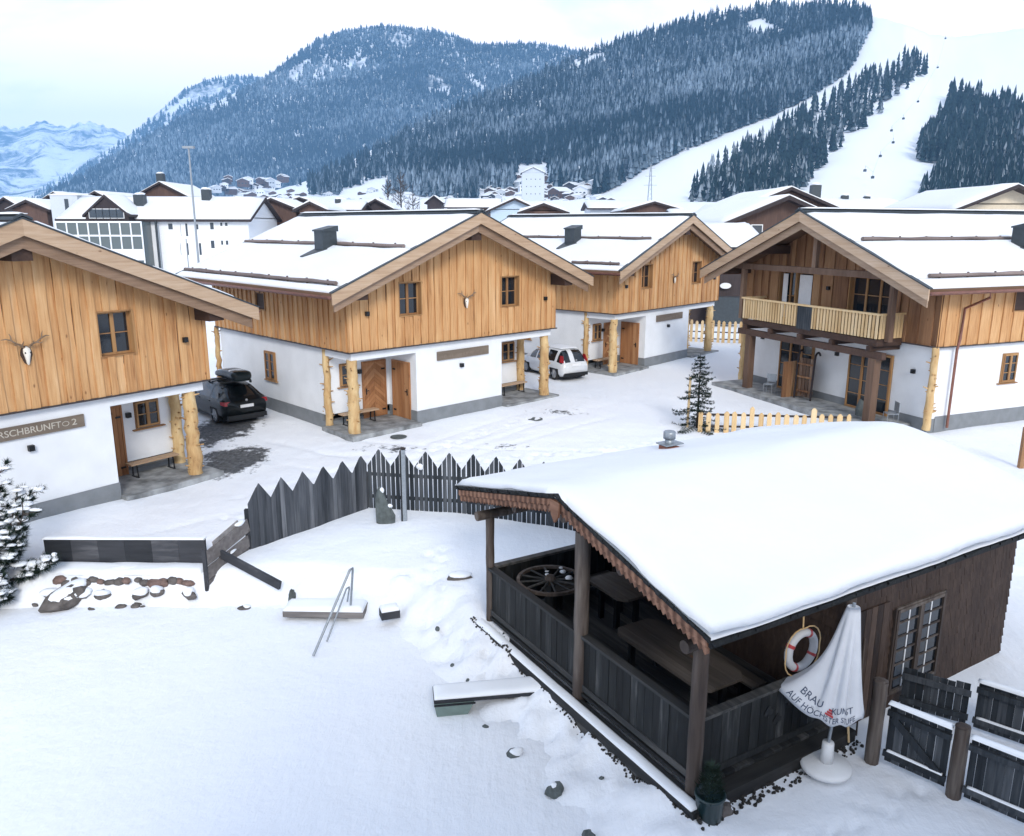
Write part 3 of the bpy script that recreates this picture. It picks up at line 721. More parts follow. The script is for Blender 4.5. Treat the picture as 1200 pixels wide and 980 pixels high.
# ---- the balcony chalet at the right
def balcony_chalet():
    W, D, zb = 10.69, 11.5, ZB; e = 1.01; ov = 1.91
    t = thing('balcony_chalet', 'larch chalet with a slatted balcony, glazed doors and copper downpipe', 'chalet', (11.1, 38.3, .15), -1.18, 'timber chalets around the snowy lane')
    k = (ZA-ZE)/(W/2+e); zr = lambda u: ZA-k*abs(u-W/2)
    roof_parts(t, W, D, ZA, k, ov, 1.0, e, [(1, 2.78, -1.4, 11.5), (1, 5.68, -1.2, 11.5)], (1, 3.55, 6.2, .62, .85))
    A, hb = 8.95, 2.72
    p = MB(); z0 = .35
    doors = [(2.55, 4.6, .1, 2.4), (6.65, 8.75, .1, 2.4)]
    us = [.12, 2.5, 4.65, 6.6, 8.8, W-.12]
    for i in (0, 2, 4): p.box((us[i], .12, z0), (us[i+1], .42, zb-.004))
    for a, b in ((2.5, 4.65), (6.6, 8.8)): p.box((a, .125, 2.44), (b, .4, zb-.004))
    p.box((.12, .42, z0), (.42, D-.12, zb-.004)); p.box((W-.42, .42, z0), (W-.12, D-.12, zb-.004)); p.box((.42, D-.42, z0), (W-.42, D-.12, zb-.004))
    p.build('wall', 'plaster', t)
    q = MB(); f = .022
    for i in (0, 2, 4): q.box((us[i]-.0, .12-f, -.6), (us[i+1], .47, z0))
    q.box((W-.5, .475, -.6), (W-.12+f, D-.12, .42)); q.box((.12-f, .475, -.6), (.5, D-.12, .42)); q.build('plinth', 'plinth', t)
    for d in doors: casement(t, d[0], d[1], d[2], d[3], .12, depth=.0, sash=3, bars=3, name='terrace_door')
    # recessed timber front under the deep gable and flush side cladding
    wins = [(2.3, 4.35, 3.2, 5.3), (6.4, 8.5, 3.2, 5.3)]
    core = MB(); us2 = [.06]+[x for w in wins for x in (w[0]-.03, w[1]+.03)]+[W-.06]
    for a, b in zip(us2[:-1], us2[1:]):
        hole = next((w for w in wins if w[0]-.05 < (a+b)/2 < w[1]+.05), None)
        top = [(b, zr(b)-.2), (a, zr(a)-.2)] if not (a < W/2 < b) else [(b, zr(b)-.2), (W/2, ZA-.2), (a, zr(a)-.2)]
        core.prism(([(a, hole[3]+.03), (b, hole[3]+.03)] if hole else [(a, zb), (b, zb)])+top, 0, .2, .4)
        if hole: core.prism([(a, zb), (b, zb), (b, hole[2]-.03), (a, hole[2]-.03)], 0, .2, .4)
    core.prism([(0, zb), (W, zb), (W, zr(W)-.2), (W/2, ZA-.2), (0, zr(0)-.2)], D-.2, D, .4)
    core.box((0, .2, zb), (.2, D-.2, zr(0)-.2), .4); core.box((W-.2, .2, zb), (W, D-.2, zr(W)-.2), .4); core.build('timber_wall', 'darkbeam', t)
    cl = cladding(-.05, W+.05, -.001, lambda u: zr(u)-.19, zb-.03, wins, .27, wob=.012)
    cl.build('gable_cladding', 'larch_old', t)
    c2 = cladding(-.05, D+.05, W+.001, lambda v: zr(0)-.19, zb-.03, [(3.65, 4.4, 4.2, 4.92)], .3, side=True, sgn=1)
    c2.build('cladding', 'larch', t)
    dr = MB(); dr.box((W, -.05, zb-.075), (W+.08, D, zb-.03)); dr.box((8.9, -.085, zb-.075), (W+.08, -.05, zb-.03)); dr.build('drip_edge', 'drip', t)
    casement(t, 2.3, 3.3, 3.2, 5.3, -.001, sash=2, bars=1, name='balcony_door'); casement(t, 3.37, 4.35, 3.2, 5.3, -.001, sash=1, bars=1, name='balcony_door', surround=True)
    casement(t, 6.4, 8.5, 3.2, 5.3, -.001, sash=3, bars=2, name='balcony_door')
    for a, b in ((1.75, 2.24), (4.42, 4.8), (5.9, 6.34), (8.57, 8.95)): sh = MB(); sh.box((a, -.1, 3.2), (b, -.055, 5.32)); sh.build('shutter', 'larch_old', t)
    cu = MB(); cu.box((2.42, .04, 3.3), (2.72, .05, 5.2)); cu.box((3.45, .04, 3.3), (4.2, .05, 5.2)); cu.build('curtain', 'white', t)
    casement(t, 3.65, 4.4, 4.2, 4.92, W+.001, side=True, sgn=1, sash=1, bars=1); casement(t, 3.66, 4.4, 1.5, 2.55, W-.12, side=True, sgn=1, depth=-.005, sash=2, bars=2)
    sl = MB(); sl.box((W-.14, 3.5, 1.41), (W-.02, 4.55, 1.45)); sl.build('window_sill', 'frame', t)
    # balcony
    b0, b1, yb = 1.5, 9.15, -1.25
    bf = MB(); bf.box((b0, yb, 2.98), (b1, -.05, 3.08)); bf.box((b0, yb-.05, 2.92), (b1+.05, yb, 3.16)); bf.box((b1, yb, 2.92), (b1+.05, -.05, 3.16))
    bf.build('balcony_floor', 'darkbeam', t)
    jo = MB()
    for u in (1.7, 3.4, 5.2, 7.0, 8.9): jo.box((u-.1, yb-.12, 2.72), (u+.1, .15, 2.915))
    jo.box((1.2, -1.3, 2.46), (9.5, -1.08, 2.715)); jo.build('balcony_joist', 'darkbeam', t)
    ba = MB(); u = b0
    while u < b1-.05:
        if 4.98 < u < 5.14: ba.build('baluster', 'picket', t); ba = MB()
        if not 4.98 < u < 5.75: ba.box((u, yb-.08, 3.2), (u+.11, yb-.05, 4.06))
        u += .165
    ba.build('baluster', 'picket', t); ba = MB(); v = yb
    while v < -.1: ba.box((b1+.05, v, 3.2), (b1+.08, v+.11, 4.06)); v += .145
    ba.build('baluster', 'picket', t); ba = MB(); v = yb
    while v < -.1: ba.box((b0-.08, v, 3.2), (b0-.05, v+.11, 4.06)); v += .145
    ba.build('baluster', 'picket', t)
    ra = MB(); ra.box((b0-.1, yb-.12, 4.06), (b1+.12, yb+.04, 4.13)); ra.box((b1+.0, yb+.04, 4.06), (b1+.12, -.05, 4.13)); ra.box((b0-.1, yb+.04, 4.06), (b0+.02, -.05, 4.13))
    ra.build('balcony_rail', 'picket', t)
    cp = MB(); cp.box((5.0, yb-.1, 3.12), (5.82, yb-.02, 4.05), .5); cp.build('carved_panel', 'fence', t)
    # posts, collar beam, purlins
    for u in (2.0, 9.1):
        m = MB(); m.box((u-.16, -1.35, .0), (u+.16, -1.03, 2.46)); m.build('terrace_post', 'brownbeam', t)
    for u in (.9, 9.35):
        m = MB(); m.box((u-.1, -1.0, 3.1), (u+.1, -.8, zr(u)-.3)); m.build('gable_post', 'brownbeam', t)
    m = MB(); m.box((.3, -1.05, 5.35), (W-.3, -.83, 5.6)); m.box((W/2-.1, -1.03, 5.6), (W/2+.1, -.85, ZA-.35)); m.build('collar_beam', 'brownbeam', t)
    pl = MB()
    for u, zz in ((W/2, ZA-.45), (.12, zr(.12)-.36), (W-.12, zr(W-.12)-.36), (2.6, zr(2.6)-.4), (W-2.6, zr(2.6)-.4)): pl.box((u-.17, -ov+.2, zz-.2), (u+.17, D+.8, zz+.14), .4)
    pl.build('purlin', 'darkbeam', t)
    log_post(t, W-.02, .0, 0, zb-.06, .13, stubs=26); log_post(t, .03, .0, 0, zb-.06, .12, stubs=10)
    for P in ((1.3, .1, 2.2), (5.3, .1, 2.25), (5.95, .1, 2.1), (9.75, .1, 2.0), (5.3, -.06, 4.75)): wall_lamp(t, P)
    dp = MB(); ue = W+e+.05
    dp.tube([(ue, .95, zr(W+e)-.12), (ue, .95, zr(W+e)-.35), (W+.16, .95, zr(W+e)-.8), (W+.13, .95, 3.3), (W+.06, .95, 2.9), (W+.06, .95, 0)], .05, 10); dp.build('downpipe', 'copper', t)
    te = MB(); te.box((.3, -1.9, -.5), (9.9, .09, .06), .5); te.build('terrace', 'slab', t)
    return t
D_ = balcony_chalet()
def sledge():
    o = thing('sledge', 'tall old wooden horn sledge standing upright between the terrace doors', 'sledge', local(D_, (5.0, -.65, .06)), -1.18+.15)
    for x in (-.42, .42):
        r = MB(); pts = [(x, -.06, 0), (x, -.02, .9), (x, .02, 1.7)]+[(x, .02+.18*(1-math.cos(a)), 1.7+.34*math.sin(a)) for a in np.linspace(.2, PI*.8, 7)]
        r.tube(pts, .045, 8); r.build('runner', 'bgdark', o)
    for z in (.35, .95, 1.5):
        c = MB(); c.bar((-.44, 0, z), (.44, 0, z), .06, .07, up=(0, 0, 1)); c.build('crossbar', 'larch_old', o)
    sl = MB()
    for x in (-.28, -.1, .08, .26): sl.box((x-.07, .05, .1), (x+.07, .08, 1.75))
    sl.build('slat', 'brownbeam', o)
sledge()
def pale_screen():
    o = thing('board_partition', 'short brown board screen beside the upright sledge on the terrace', 'screen', local(D_, (4.35, -.75, .06)), -1.18)
    b = MB()
    for i in range(5): b.box((-.03, -.5+.22*i, 0), (.03, -.29+.22*i, 1.55))
    b.build('board', 'larch_old', o)
pale_screen()
def terrace_chair(label, u, v, rz):
    o = thing('terrace_chair', label, 'chair', local(D_, (u, v, .06)), rz, 'metal chairs on the terrace')
    s = MB(); s.box((-.2, -.2, .42), (.2, .2, .445)); s.build('seat', 'steel', o)
    b = MB(); b.box((-.2, .19, .5), (.2, .215, .85)); b.build('backrest', 'steel', o)
    for x in (-.19, .19):
        for y in (-.19, .2):
            l = MB(); l.tube([(x, y, 0), (x, y, .42 if y < 0 else .86)], .014, 6); l.build('leg', 'steel', o)
terrace_chair('pale metal chair on the terrace in front of the far glazed door', 3.5, -1.2, -.7); terrace_chair('pale metal chair on the terrace beside the stout corner post', 9.75, -.8, -1.6)

# ------------------------------------------------------------------ the dark garden hut
HL, HR = (2.577, 9.832, 0), .536
HW, ZD, RT, ZP, ZAH, KH = 5.886, -.274, .727, 1.836, 3.148, .2445
def hut():
    t = thing('garden_hut', 'dark open-sided timber hut by the frozen pond under a thick snow roof', 'garden hut', HL, HR)
    W = HW; zr = lambda v: ZAH-KH*abs(v-W/2); ov, e, LR = .40, .554, 8.6
    RU = 3.15; LW = 7.79
    # posts
    for (x, y, z0, z1, r, st) in ((0, 0, -.62, ZP+.1, .115, 0), (0, W*.47, -.62, 2.55, .125, 0), (0, W, -.62, ZP+.05, .085, 0), (RU, W, -.5, ZP, .09, 0), (RU, .02, -.5, ZP, .09, 0)):
        m = MB(); n = 8; m.tube([(x, y, z0+(z1-z0)*i/n) for i in range(n+1)], [r*random.uniform(.94, 1.05) for _ in range(n+1)], 10, jit=.03); m.build('post', 'hutpost', t)
    f = MB(); x = -.05
    while x < RU: f.box((x, -.08, ZD-.09), (min(x+.19, RU), W+.08, ZD-.04+random.uniform(0, .008))); x += .2
    f.build('deck', 'hut_h', t)
    sl = MB(); sl.box((-.32, -.35, -.60), (-.02, W+.22, -.44)); sl.box((-.28, -.3, -.86), (-.05, W+.15, -.60))
    sl.build('sill_beam', 'hut_h', t)
    sl = MB(); sl.box((-.05, -.32, -.62), (RU, -.06, -.38)); sl.build('step_plank', 'hut_x', t)
    ss = MB(); snow_slab(ss, (-.31, -.3, -.44), (-.12, -.3, -.44), (-.12, W+.15, -.44), (-.31, W+.15, -.44), .05, 4, 44, .06, 1.3); ss.build('snow_strip', 'snow', t)
    # boarded parapets
    def panel(p0, p1, name, holes=()):
        p = MB(); L_ = math.dist(p0, p1); d = ((p1[0]-p0[0])/L_, (p1[1]-p0[1])/L_); s = .09; nrm = (d[1], -d[0])
        while s < L_-.09:
            w = random.uniform(.15, .21); q = min(s+w, L_-.09); o = random.uniform(-.006, .006)
            P = lambda a, b, z: (p0[0]+d[0]*a+nrm[0]*b, p0[1]+d[1]*a+nrm[1]*b, z)
            p.hexa([P(s+.004, -.018+o, ZD+.0), P(q-.004, -.018+o, ZD), P(q-.004, .018+o, ZD), P(s+.004, .018+o, ZD)]+[P(s+.004, -.018+o, RT-.05), P(q-.004, -.018+o, RT-.05), P(q-.004, .018+o, RT-.05), P(s+.004, .018+o, RT-.05)], min(1, max(0, random.gauss(.5, .3))))
            s = q
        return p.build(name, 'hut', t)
    panel((0, W*.47), (0, 0), 'parapet'); panel((0, W), (0, W*.47), 'parapet'); pf = panel((0, 0), (RU, 0), 'parapet'); panel((RU, W), (0, W), 'parapet')
    for cx, cz in ((1.42, .36), (1.85, .44), (1.63, .17)):   # clover cut-outs in the boards
        cl = MB()
        for a, b in ((-.048, 0), (.048, 0), (0, .06)): cl.prism([(cx+a+.047*math.cos(q), cz+b+.047*math.sin(q)) for q in np.linspace(0, 2*PI, 12, False)], -.036, -.0255)
        cl.prism([(cx-.014, cz-.09), (cx+.014, cz-.09), (cx+.008, cz), (cx-.008, cz)], -.036, -.0255); cl.build('clover_cutout', 'black', pf)
    ra = MB()
    for (a, b, m) in (((0, .06, RT), (0, W*.47-.1, RT), 0), ((0, W*.47+.1, RT), (0, W, RT), 0), ((0, W, RT), (RU, W, RT), 1), ((.08, 0, RT), (RU, 0, RT), 1)):
        ra.bar(a, b, .15, .05); ra.bar((a[0], a[1], ZD+.06), (b[0], b[1], ZD+.06), .07, .11)
    ra.build('hand_rail', 'hut_h', t)
    # enclosed room with shingled walls
    w = MB(); z0 = -.62
    def shin(p0, p1, ztop, hole=None):
        L_ = math.dist(p0, p1); d = ((p1[0]-p0[0])/L_, (p1[1]-p0[1])/L_); nrm = (d[1], -d[0]); z = z0; row = 0
        while z < max(ztop(0), ztop(L_), ztop(L_/2)):
            s = -random.uniform(0, .1)
            while s < L_:
                q = min(s+random.uniform(.09, .17), L_); a = max(s, 0); mid = (a+q)/2
                zt = min(z+.2, ztop(mid)); s = q
                if zt <= z+.01 or (hole and hole[0] < mid < hole[1] and z+.06 > hole[2] and z+.1 < hole[3]): continue
                o0, o1 = .035+random.uniform(0, .008), .012
                P = lambda a_, b_, zz: (p0[0]+d[0]*a_+nrm[0]*b_, p0[1]+d[1]*a_+nrm[1]*b_, zz)
                w.hexa([P(a+.002, 0, z), P(q-.002, 0, z), P(q-.002, o0, z), P(a+.002, o0, z), P(a+.002, 0, zt), P(q-.002, 0, zt), P(q-.002, o1, zt), P(a+.002, o1, zt)])
            z += .16; row += 1
    win = (4.28, 5.6, -.25, 1.29)
    shin((RU, 0), (LW, 0), lambda s: zr(0)-.2, (win[0]-RU, win[1]-RU, win[2], win[3])); shin((RU, W), (RU, 0), lambda s: zr(W-s)-.2); shin((LW, 0), (LW, W), lambda s: zr(s)-.2)
    w.prism([(RU+.02, z0), (win[0], z0), (win[0], zr(0)-.2), (RU+.02, zr(0)-.2)], .01, .12, .3); w.prism([(win[1], z0), (LW-.02, z0), (LW-.02, zr(0)-.2), (win[1], zr(0)-.2)], .01, .12, .3)
    w.prism([(win[0], z0), (win[1], z0), (win[1], win[2]), (win[0], win[2])], .01, .12, .3); w.prism([(win[0], win[3]), (win[1], win[3]), (win[1], zr(0)-.2), (win[0], zr(0)-.2)], .01, .12, .3)
    for u in (RU+.02, LW-.12): w.prism([(.12, z0), (W-.1, z0), (W-.1, zr(W)-.2), (W/2, ZAH-.2), (.12, zr(0)-.2)], u, u+.1, .3, axes=(1, 2, 0))
    w.box((RU, W-.1, z0), (LW, W, zr(W)-.2), .3)
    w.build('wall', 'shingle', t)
    dr = MB()
    for a in range(5): dr.box((3.32+a*.15, -.06, -.5), (3.46+a*.15, -.03, 1.5))
    dr.build('plank_door', 'shingle', t)
    wi = casement(t, win[0], win[1], win[2], win[3], -.01, depth=-.0, sash=2, bars=5, surround=True, matf='hutpost')
    vm = MB()
    for c in (.27, .73):
        c = win[0]+(win[1]-win[0])*c; vm.box((c-.012, -.065, win[2]+.05), (c+.012, -.03, win[3]-.05))
    vm.build('glazing_bar', 'white', wi)
    # beams, roof boards, carved barge boards, snow
    be = MB(); be.tube([(-.3, .02, ZP+.06), (LW, .02, ZP+.06)], .095, 10); be.tube([(-.3, W, ZP+.02), (LW, W, ZP+.02)], .095, 10); be.tube([(-.3, W/2, ZAH-.34), (LW, W/2, ZAH-.34)], .11, 10)
    be.tube([(-.32, W*.24, zr(W*.24)-.3), (LW, W*.24, zr(W*.24)-.3)], .09, 10); be.tube([(-.3, W*.76, zr(W*.76)-.3), (LW, W*.76, zr(W*.76)-.3)], .085, 10)
    be.build('roof_beam', 'hutpost', t)
    r = MB()
    for s in (-1, 1):
        ve = W/2+s*(W/2+e); pts = [(W/2, ZAH-.0), (ve, zr(ve)), (ve, zr(ve)-.12), (W/2, ZAH-.12)]
        r.prism(pts if s > 0 else pts[::-1], -ov, LR, .4, axes=(1, 2, 0))
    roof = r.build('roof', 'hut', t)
    sg = MB()  # two courses of shingles showing along the verge and the eave
    for s in (-1, 1):
        n = 27
        for i in range(n):
            a, b = (i+.04)/n, (i+.96)/n; va = W/2+s*(W/2+e+.03)*a; vb = W/2+s*(W/2+e+.03)*b; o = random.uniform(-.015, .015)
            for (dz, dx) in ((.07, .0), (.03, .025)):
                P = [(-ov-.08-o+dx, va, zr(va)+dz-.04), (-ov-.08-o+dx, vb, zr(vb)+dz-.04), (.4, vb, zr(vb)+dz-.04), (.4, va, zr(va)+dz-.04)]
                sg.hexa(P+[(p[0], p[1], p[2]+.035) for p in P])
        ve = W/2+s*(W/2+e); x = -ov
        while x < LR:
            q = x+random.uniform(.1, .2); o = random.uniform(-.02, .02)
            P = [(x, ve+s*(.05+o), zr(ve)-.05), (q-.004, ve+s*(.05+o), zr(ve)-.05), (q-.004, ve-s*.3, zr(ve)+.02), (x, ve-s*.3, zr(ve)+.02)]
            sg.hexa(P+[(p[0], p[1], p[2]+.04) for p in P]); x = q
    sg.build('shingle_edge', 'hut', roof)
    bb = MB()
    for s in (-1, 1):
        n = 34; ve = W/2+e-.05
        for (x0, x1, hi, lo, amp) in ((-ov-.03, -ov+.0, -.03, -.12, .035), (-ov-.0, -ov+.03, -.10, -.22, .05)):
            top = []; bot = []
            for i in range(n*4+1):
                d = ve*i/(n*4); tri = abs((i/4 % 1)-.5)*2
                top.append((W/2+s*d, ZAH-KH*d+hi)); bot.append((W/2+s*d, ZAH-KH*d+lo-amp*(1-tri)))
            for i in range(n*4):
                P = [top[i], top[i+1], bot[i+1], bot[i]]; bb.prism(P if s > 0 else P[::-1], x0, x1, .5+.3*math.sin(i), axes=(1, 2, 0))
    pn = [(W/2-.14, ZAH-.05), (W/2+.14, ZAH-.05), (W/2+.1, ZAH-.3), (W/2, ZAH-.42), (W/2-.1, ZAH-.3)]; bb.prism(pn, -ov-.06, -ov-.02, .6, axes=(1, 2, 0))
    bb.build('barge_board', 'carved', roof)
    sn = MB(); n = 48; mL = 60; prof = []
    # one blanket over both slopes: the ridge is softened and the rims are round
    def top(s, q):
        v = -e-.04+s*(W+2*e+.08); u = -ov-.05+q*(LR+ov+.1); wv = float(fbm(u*1.6, v*1.6+3, 4)); u += .05*wv*(abs(q-.5) > .49); v += .05*wv*(abs(s-.5) > .47)*(1 if s < .5 else -1)
        d = min(v+e+.04, W+e+.04-v, u+ov+.05, LR+.05-u); rim = math.sqrt(max(0, 1-(1-min(1, d/.34))**2))
        b = ZAH+.02-KH*(math.sqrt((v-W/2)**2+.16)-.1)
        return (u, v, b+(.05+.13*rim)*(1+.5*float(fbm(u*.7, v*.7, 3)))+.03*float(fbm(u*2.2, v*2.2, 3)))
    P = [[top(.5-.5*math.cos(PI*i/n)*.35-.65*(.5-i/n), .5-.5*math.cos(PI*j/mL)*.3-.7*(.5-j/mL)) for j in range(mL+1)] for i in range(n+1)]
    vs = [p for row in P for p in row]; m1 = mL+1; fs = [(i*m1+j, i*m1+j+1, (i+1)*m1+j+1, (i+1)*m1+j) for i in range(n) for j in range(mL)]
    bd = [(i, 0) for i in range(n+1)]+[(n, j) for j in range(1, m1)]+[(i, mL) for i in range(n-1, -1, -1)]+[(0, j) for j in range(mL-1, 0, -1)]
    o = len(vs)
    for i, j in bd:
        p = P[i][j]; vs.append((p[0], p[1], zr(p[1])+.03))
    for q in range(len(bd)):
        a, b = bd[q], bd[(q+1) % len(bd)]; fs.append((a[0]*m1+a[1], o+q, o+(q+1) % len(bd), b[0]*m1+b[1]))
    sn.add(vs, fs, .5, True); sn.build('snow_cover', 'roofsnow', roof)
    ch = MB(); cx, cy = 3.95, 5.2; ch.box((cx-.15, cy-.15, 2.2), (cx+.15, cy+.15, 2.86), .5)
    co = ch.build('chimney', 'brick', t)
    cc = MB(); cc.lathe([(.09, 2.86), (.09, 3.02)], 14, (cx, cy, 0)); cc.box((cx-.22, cy-.17, 2.9), (cx+.26, cy+.17, 2.925), .5); cc.lathe([(.13, 3.02), (.13, 3.16), (.11, 3.18)], 14, (cx, cy, 0)); cc.build('chimney_pot', 'steel', co)
    return t
H_ = hut()
def hl(p): return local(H_, p)
# what stands in and against the hut
def wagon_wheel():
    o = thing('wagon_wheel', 'old wooden wagon wheel lying flat as a table top inside the hut rail', 'wagon wheel', hl((.82, 4.95, .60)), HR)
    R = .66; r = MB(); n = 40
    for i in range(n):
        a, b = 2*PI*i/n, 2*PI*(i+1)/n
        ring = lambda q, rr, z: (rr*math.cos(q), rr*math.sin(q), z)
        r.hexa([ring(a, R-.06, 0), ring(b, R-.06, 0), ring(b, R, 0), ring(a, R, 0), ring(a, R-.06, .06), ring(b, R-.06, .06), ring(b, R, .06), ring(a, R, .06)], .5)
    r.build('rim', 'hutpost', o)
    for i in range(12):
        a = 2*PI*i/12+.13; s = MB(); s.tube([(.08*math.cos(a), .08*math.sin(a), .03), (.6*math.cos(a), .6*math.sin(a), .03)], [.026, .02], 6); s.build('spoke', 'hut_h', o)
    h = MB(); h.lathe([(.09, -.06), (.11, 0), (.11, .07), (.07, .13)], 14); h.build('hub', 'hutpost', o)
    l = MB(); l.lathe([(.3, -.86), (.3, -.8), (.1, -.76), (.1, -.06)], 14); l.build('pedestal', 'hut', o)
    s = MB()
    for x, y, q in ((.38, .12, .07), (.33, -.18, .08), (.12, .3, .04), (.05, .18, .045), (.46, .3, .04)): s.blob((x, y, .07), (q, q*.8, q*.5), 2)
    tag(s.build('snow_lump', 'snow', o))
wagon_wheel()
def hut_table(label, x, y, rz, L_, wd, grp='tables in the hut'):
    o = thing('hut_table', label, 'table', hl((x, y, ZD-.04)), HR+rz, grp)
    m = MB(); k = 4
    for i in range(k):
        a = -wd/2+wd*i/k; r = .06
        pts = [(a+.004, -L_/2), (a+wd/k-.004, -L_/2), (a+wd/k-.004, L_/2), (a+.004, L_/2)]
        if i == 0: pts = [(a+.14, -L_/2), (a+wd/k-.004, -L_/2), (a+wd/k-.004, L_/2), (a+.14, L_/2), (a+.004, L_/2-.16), (a+.004, -L_/2+.16)]
        if i == k-1: pts = [(a+.004, -L_/2), (a+wd/k-.14, -L_/2), (a+wd/k, -L_/2+.16), (a+wd/k, L_/2-.16), (a+wd/k-.14, L_/2), (a+.004, L_/2)]
        m.prism(pts, .70, .75, axes=(0, 1, 2))
    m.build('table_top', 'table', o)
    for yy in (-L_/2+.35, L_/2-.35):
        l = MB(); l.box((-wd*.36, yy-.04, 0), (-wd*.36+.1, yy+.04, .7)); l.box((wd*.36-.1, yy-.04, 0), (wd*.36, yy+.04, .7)); l.box((-wd*.42, yy-.03, .61), (wd*.42, yy+.05, .69)); l.build('leg', 'hut', o)
def hut_bench(label, x, y, rz, L_):
    o = thing('hut_bench', label, 'bench', hl((x, y, ZD-.04)), HR+rz, 'benches in the hut')
    m = MB(); m.box((-.16, -L_/2, .42), (-.004, L_/2, .46)); m.box((.004, -L_/2, .42), (.16, L_/2, .46)); m.build('seat', 'table', o)
    for yy in (-L_/2+.3, L_/2-.3):
        l = MB(); l.box((-.13, yy-.03, 0), (.13, yy+.03, .42)); l.build('leg', 'hut', o)
hut_table('long grey plank table with clipped corners behind the near parapet of the hut', 1.35, 1.9, 0, 2.3, .95)
hut_bench('dark plank bench between the near parapet and the long hut table', .55, 1.9, 0, 2.2); hut_bench('dark plank bench between the long hut table and the room wall', 2.15, 1.9, 0, 2.2)
hut_table('smaller plank table deep in the hut beyond the middle post', 2.1, 4.4, .0, 1.2, .8)
hut_bench('bench beside the wagon wheel and the far rail of the hut', 1.9, 5.45, PI/2, 1.7)

def life_ring():
    o = thing('life_ring', 'white life ring with red bands hanging from the hut eave', 'life ring', hl((2.1, .03, 1.16)), HR)
    R, r = .28, .062; 
    def seg(a0, a1, rr, name, mat, par):
        m = MB(); n = max(3, int((a1-a0)/.12)); m.tube([(R*math.cos(a0+(a1-a0)*i/n), 0, R*math.sin(a0+(a1-a0)*i/n)) for i in range(n+1)], rr, 12); return m.build(name, mat, par)
    seg(0, 2*PI, r, 'ring', 'ringpaint', o)
    for a in (PI*.25+.3, PI*.75+.3, PI*1.25+.3, PI*1.75+.3): seg(a-.085, a+.085, r+.006, 'band', 'red', o)
    c = MB(); n = 24; c.tube([((R+.09+.04*abs(math.sin(2*2*PI*i/n)))*math.cos(2*PI*i/n), -.03, (R+.09+.05*abs(math.sin(2*2*PI*i/n)))*math.sin(2*PI*i/n)) for i in range(n+1)], .011, 6)
    c.tube([(0, 0, R+.06), (0, .02, ZP-1.16)], .012, 6); c.build('grab_rope', 'picket', o)
life_ring()

